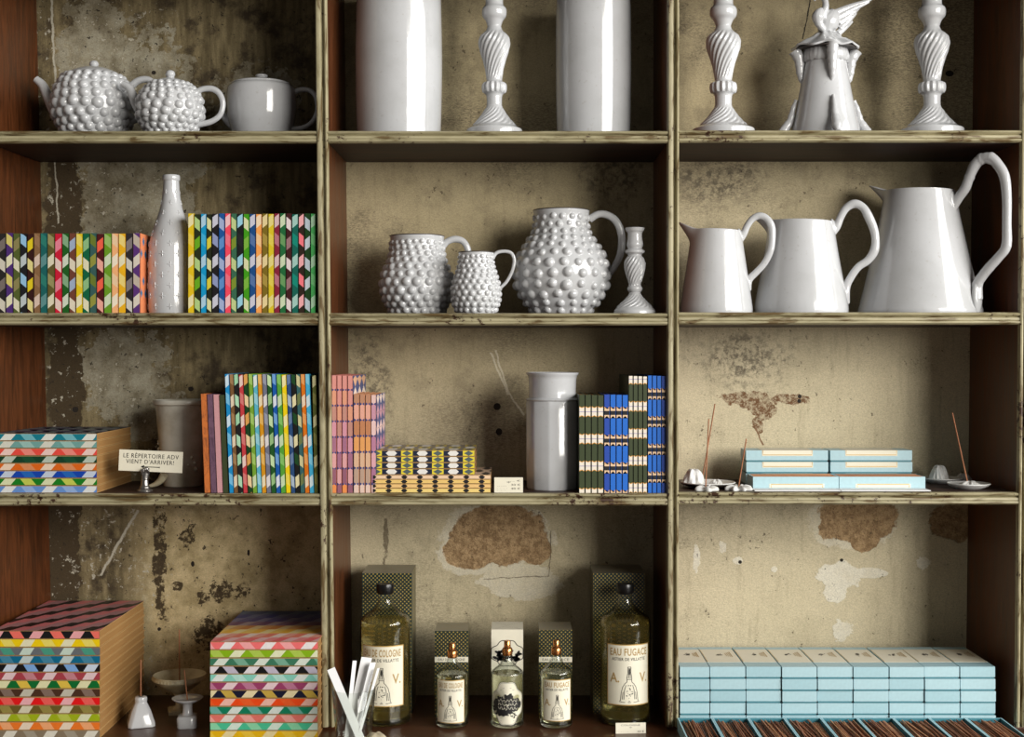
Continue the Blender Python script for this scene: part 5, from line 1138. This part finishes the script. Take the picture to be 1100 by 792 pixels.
def onto(R_, x0, zc):
    return lambda a, b: (R_ * math.sin((a + x0) / R_), -R_ * math.cos((a + x0) / R_), b + zc)
def grid_patch(W, H, nx=24, ny=1):
    v = [(-W / 2 + W * i / nx, -H / 2 + H * j / ny) for j in range(ny + 1) for i in range(nx + 1)]
    return v, [(j * (nx + 1) + i, j * (nx + 1) + i + 1, (j + 1) * (nx + 1) + i + 1, (j + 1) * (nx + 1) + i) for j in range(ny) for i in range(nx)]
def dome_art(u):
    """glass bell with a tall neck, drawn in fine ink; units are px"""
    L = [[(-12, -13), (-11, -5), (-9, 1), (-6, 4.5), (-3.2, 6.5)], [(12, -13), (11, -5), (9, 1), (6, 4.5), (3.2, 6.5)], [(-14, -14.2), (-8, -15), (0, -15.2), (8, -15), (14, -14.2)], [(-13, -13.2), (0, -13.9), (13, -13.2)],
         [(-3.2, 6.5), (-3.2, 11), (-2, 16), (-2.2, 22)], [(3.2, 6.5), (3.2, 11), (2, 16), (2.2, 22)], [(-3.2, 9), (3.2, 9)], [(-2.2, 22), (2.2, 22)], [(-1, 10), (-.6, 21)], [(1.2, 10), (.8, 21)], [(-7.5, -12), (-6.5, -2), (-4.5, 3)], [(7.5, -12), (6.5, -2), (4.5, 3)], [(-9.6, -12), (-8.6, -4)], [(9.6, -12), (8.6, -4)], [(-3.8, 11), (-2.6, 12)], [(0, 14), (.2, 20)]]
    return [[(a * u * .78, b * u) for a, b in l] for l in L]
def bottle(label, cx, Y, prof_px, base_pad, liquid_top, label_box, words, art, big, capkind, liqmat, group):
    u = U(Y); z = lambda py: Zp(py, Y) - CT
    t = thing('cologne_bottle', label, 'bottle', (X(cx, Y), Y, CT), 0, group)
    pr = prof(prof_px, Y, CT, n=6); R_ = max(r for r, _ in pr)
    foot = [(0, .0006), (R_ * .86, 0), (R_ * .95, .0012)]
    outer = foot + [p for p in pr if p[1] > .003]
    th = .0022 if big else .0017
    inner = [(max(r - th, .0015), zz) for r, zz in pr if zz > base_pad]
    prof_all = outer + [(inner[-1][0] + th * .3, outer[-1][1] + .0003)] + inner[::-1] + [(inner[0][0] * .8, base_pad - .001), (0, base_pad - .001)]
    n = 40 if big else 32
    def ridge(a, r, zz): return (r * (1 + (.012 * math.cos(n * a) if zz < .006 and r > R_ * .8 else 0)), zz)
    lo = base_pad - .0016
    prof_sh = [(R_ - .0001, lo)] + [p for p in outer if p[1] > lo + .0002] + [(inner[-1][0] + th * .3, outer[-1][1] + .0003)] + inner[::-1] + [(R_ - th, lo)]
    MB().lathe(prof_sh, 96).build('glass', M['glass'], t, 60)
    MB().lathe(foot + [(R_, .004), (R_, lo - .0006), (R_ * .96, lo - .0001), (R_ * .5, lo - .0008), (0, lo - .0012)], 96, ridge).build('glass_base', M['thickglass'], t, 60)
    lt = liquid_top
    lq = [(0, base_pad - .0008), (inner[0][0] * .9, base_pad - .0006)] + [(r + .00025, zz) for r, zz in inner if zz < lt]
    rt = float(np.interp(lt, [p[1] for p in inner], [p[0] for p in inner])); lq += [(rt + .00025, lt), (rt * .9, lt - .0004), (0, lt - .0004)]
    MB().lathe(lq, 72).build('cologne', M[liqmat], t, 60)
    zt = outer[-1][1]
    if capkind == 'black':
        MB().lathe([(0, z(637.5)), (8.6 * u, z(637.5)), (9.4 * u, z(636.5)), (9.6 * u, z(629)), (9.0 * u, z(627)), (0, z(626.8))], 48).build('cap', M['blackcap'], t, 50)
    else:
        c0 = capkind; cp = MB().lathe([(0, z(c0 + 15.5)), (5.2 * u, z(c0 + 15.5)), (5.5 * u, z(c0 + 14.5)), (5.5 * u, z(c0 + 9)), (4.6 * u, z(c0 + 7.6)), (3.6 * u, z(c0 + 7)), (3.6 * u, z(c0 + .8)), (3.0 * u, z(c0)), (0, z(c0))], 36).build('spray_cap', M['gold'], t, 50)
        MB().tube([(0, 0, z(c0 + 15.6)), (0.0006, 0, base_pad + .02), (.0012, 0, base_pad + .004)], .0007, 8).build('dip_tube', M['glass'], t, 60)
    x0, x1, y0, y1 = label_box; W = (x1 - x0) / 2; W = 2 * R_ * math.asin(min(.97, W * u / R_)); H_ = (y1 - y0) * u; xo = math.asin(max(-1, min(1, ((x0 + x1) / 2 - cx) * u / R_))) * R_; zc = z((y0 + y1) / 2)
    if words:
        v, f = grid_patch(W, H_); gb_ = flat_part(v, f, onto(R_ + .0002, xo, zc), 'label', M['goldink'], t)
        e = 1.1 * u * (1 if big else .7); v, f = grid_patch(W - 2 * e, H_ - 2 * e); flat_part(v, f, onto(R_ + .0004, xo, zc), 'label_face', M['paper'], gb_)
        v, f = text_polys(words[0], H_ * .115, maxw=W * .84, spacing=1.1, bold=0.022); v, f = merge((v, f, 0, H_ * .32)); flat_part(v, f, onto(R_ + .0006, xo, zc), 'lettering', M['goldink2'], gb_)
        v, f = text_polys(words[1], H_ * .05, maxw=W * .74, spacing=1.08, bold=0.006); v, f = merge((v, f, 0, H_ * .235)); flat_part(v, f, onto(R_ + .0006, xo, zc), 'lettering', M['ink'], gb_)
        va, fa = text_polys('A.', H_ * .155, squeeze=.85, bold=.015); vv, fv = text_polys('V.', H_ * .155, squeeze=.85, bold=.015)
        for (v, f), q in (((va, fa), -.31), ((vv, fv), .33)):
            v, f = merge((v, f, W * q, -H_ * .12)); flat_part(v, f, onto(R_ + .0006, xo, zc), 'lettering', M['goldink2'], gb_)
        k = u * H_ / (64 * u); v, f = strokes(dome_art(k * 1.0), .0009 if big else .0006); v, f = merge((v, f, 0, -H_ * .21)); flat_part(v, f, onto(R_ + .0006, xo, zc), 'illustration', M['ink'], gb_)
        v, f = petals(0, -H_ * .21 - 4 * k, 9 * k, 14 * k, 5, 14); flat_part(v, f, onto(R_ + .0007, xo, zc), 'illustration', M['ink'], gb_)
        v, f = strokes([[(-W * .2, -H_ * .455), (W * .2, -H_ * .455)]], .0005); flat_part(v, f, onto(R_ + .0006, xo, zc), 'small_print', M['greyink'], gb_)
    else:
        def fan(q): return [(0, 0)] + q, [(0, i + 1, (i + 1) % len(q) + 1) for i in range(len(q))]
        v, f = fan(quatrefoil(0, 0, W, H_)); gb_ = flat_part(v, f, onto(R_ + .0002, xo, zc), 'label', M['ink'], t)
        v, f = fan(quatrefoil(0, 0, W - .0016, H_ - .0016)); flat_part(v, f, onto(R_ + .0004, xo, zc), 'label_face', M['paper'], gb_)
        q = quatrefoil(0, 0, W - .004, H_ - .004); v, f = strokes([q + q[:1]], .0004); flat_part(v, f, onto(R_ + .00055, xo, zc), 'inner_border', M['ink'], gb_)
        a = petals(-W * .02, -H_ * .04, W * .82, H_ * .44, 11, 120); b = petals(-W * .24, -H_ * .12, W * .46, H_ * .34, 12, 60); c = petals(W * .15, -H_ * .26, W * .3, H_ * .14, 13, 18)
        v, f = merge((a[0], a[1], 0, 0), (b[0], b[1], 0, 0), (c[0], c[1], 0, 0)); flat_part(v, f, onto(R_ + .00065, xo, zc), 'illustration', M['ink'], gb_)
        rr = random.Random(6); sc = []
        for y in (.07, -.02, -.11):
            ln = [(W * (-.26 + .026 * i), H_ * (y + .035 * math.sin(i * 1.7 + y * 40) + .01 * math.sin(i * .6))) for i in range(22)]; sc.append(ln)
        v, f = strokes(sc, .0006); flat_part(v, f, onto(R_ + .0008, xo, zc), 'script', M['paper'], gb_)
        v, f = strokes([[(-W * .2, H_ * .31), (W * .2, H_ * .31)], [(-W * .12, H_ * .36), (W * .12, H_ * .36)], [(-W * .2, -H_ * .40), (W * .2, -H_ * .40)]], .0005); flat_part(v, f, onto(R_ + .0008, xo, zc), 'small_print', M['greyink'], gb_)
    return t
def bigp(R): return [(7.6, 636.5), (7.6, 642), (8.6, 647), (11.5, 652), (17, 657), (22.5, 660.5), (R - 1.2, 664.5), (R, 670), (R, 690), (R, 740), (R, 775), (R - .4, None)]
YB = .046
bottle('large black-capped bottle of golden cologne labelled EAU DE COLOGNE', 414, YB, bigp(26.8), .010, Zp(666, YB) - CT, (390.4, 434.2, 688.5, 753), ('EAU DE COLOGNE', 'ASTIER DE VILLATTE'), 'dome', True, 'black', 'cologne', 'large cologne bottles')
bottle('large black-capped bottle of golden cologne labelled EAU FUGACE', 671.6, YB, bigp(26.9), .010, Zp(664, YB) - CT, (652, 695.6, 687, 751.5), ('EAU FUGACE', 'ASTIER DE VILLATTE'), 'dome', True, 'black', 'cologne', 'large cologne bottles')
def smallp(b): return [(4.6, b), (5, b + 4), (6.4, b + 8), (9.4, b + 12), (13.2, b + 15.4), (16.2, b + 18.5), (17.2, b + 23), (17.2, b + 40), (17.2, b + 70), (16.8, None)]
YS = .022
bottle('small spray bottle labelled EAU DE COLOGNE with copper cap', 485.8, YS, smallp(704), .008, Zp(723.5, YS) - CT, (470, 498.6, 727, 772.8), ('EAU DE COLOGNE', 'ASTIER DE VILLATTE'), 'dome', False, 690.8, 'paleliquid', 'small spray bottles')
bottle('small spray bottle with ornate black and white floral label', 545, YS, smallp(702.5), .008, Zp(723, YS) - CT, (529.4, 560.4, 729, 774.8), None, 'flower', False, 688.2, 'paleliquid', 'small spray bottles')
bottle('small spray bottle labelled EAU FUGACE with copper cap', 597.6, YS, smallp(701.5), .008, Zp(721.5, YS) - CT, (583.6, 612.6, 726.5, 770.8), ('EAU FUGACE', 'ASTIER DE VILLATTE'), 'dome', False, 687.6, 'paleliquid', 'small spray bottles')

# glass of paper strips
def strips_glass():
    cx, Y = 380, -.115; u = U(Y); z = lambda py: Zp(py, Y) - CT
    t = thing('drinking_glass', 'clear glass tumbler holding white paper strips in front of the EAU DE COLOGNE', 'glass', (X(cx, Y), Y, CT)); zt = z(739.5)
    R1, R0 = 23.5 * u, 18.0 * u; th = .0011
    MB().lathe([(0, 0), (R0 - .001, 0), (R0, .001), (R1, zt), (R1 - th * .5, zt + .0004), (R1 - th, zt), (R0 - th, .007), (0, .0065)], 72).build('tumbler', M['glass'], t, 60)
    zb = .0085
    def paper(label, a, b, w, ang, y0, y1, curl=0.0):
        """strip from the glass bottom a=(px,-) to its top b=(px,py)"""
        A = Vector((X(a, Y), Y + y0, CT + zb)); B = Vector((X(b[0], Y + y1), Y + y1, Zp(b[1], Y + y1))); d = B - A; n = 10; wv = Vector((math.cos(ang), math.sin(ang), 0)) * w * u / 2
        d0 = d.normalized(); wv = (wv - d0 * wv.dot(d0)); nv = d0.cross(wv).normalized() * .00022; vs = []
        for i in range(n + 1):
            p = A + d * (i / n) + nv.normalized() * curl * math.sin(PI * i / n); vs += [p - wv - nv, p + wv - nv, p + wv + nv, p - wv + nv]
        fs = [(3, 2, 1, 0), tuple(4 * n + j for j in range(4))]
        for i in range(n):
            for j in range(4): k = (j + 1) % 4; fs.append((4 * i + j, 4 * i + k, 4 * i + 4 + k, 4 * i + 4 + j))
        o = MB().add([v - A for v in vs], fs).build('paper_strip', M['white_paper'], None, None, A); tag(o, label, 'paper strip', 'paper strips in the tumbler')
    paper('broad white paper strip leaning out of the glass towards the pink-topped stack', 391, (355.5, 718.5), 9.5, .15, -.008, .0, .0)
    paper('narrow white paper strip seen edge-on, upright in the glass', 371, (381, 710), 4.6, .5, .004, .006)
    paper('tallest flat paper strip in the glass, before the large bottle label', 374, (394, 706.5), 12, .35, .010, .012, .002)
    paper('shaded paper strip beside the tallest one in the glass', 380, (400.5, 712), 9.5, .9, .004, .006, .001)
    paper('paper strip leaning furthest over the rim towards the bottle', 383, (406.5, 718), 5.5, 1.1, -.004, .0)
strips_glass()
def pumice():
    Y = -.085; o = lump('pumice_stone', 'rough beige stone lying on the counter beside the glass tumbler', 'stone', X(404, Y), Y, CT, 14 * U(Y), Zp(787.5, Y) - CT, 21, ridges=7, amp=.05, mat='stone')
pumice()
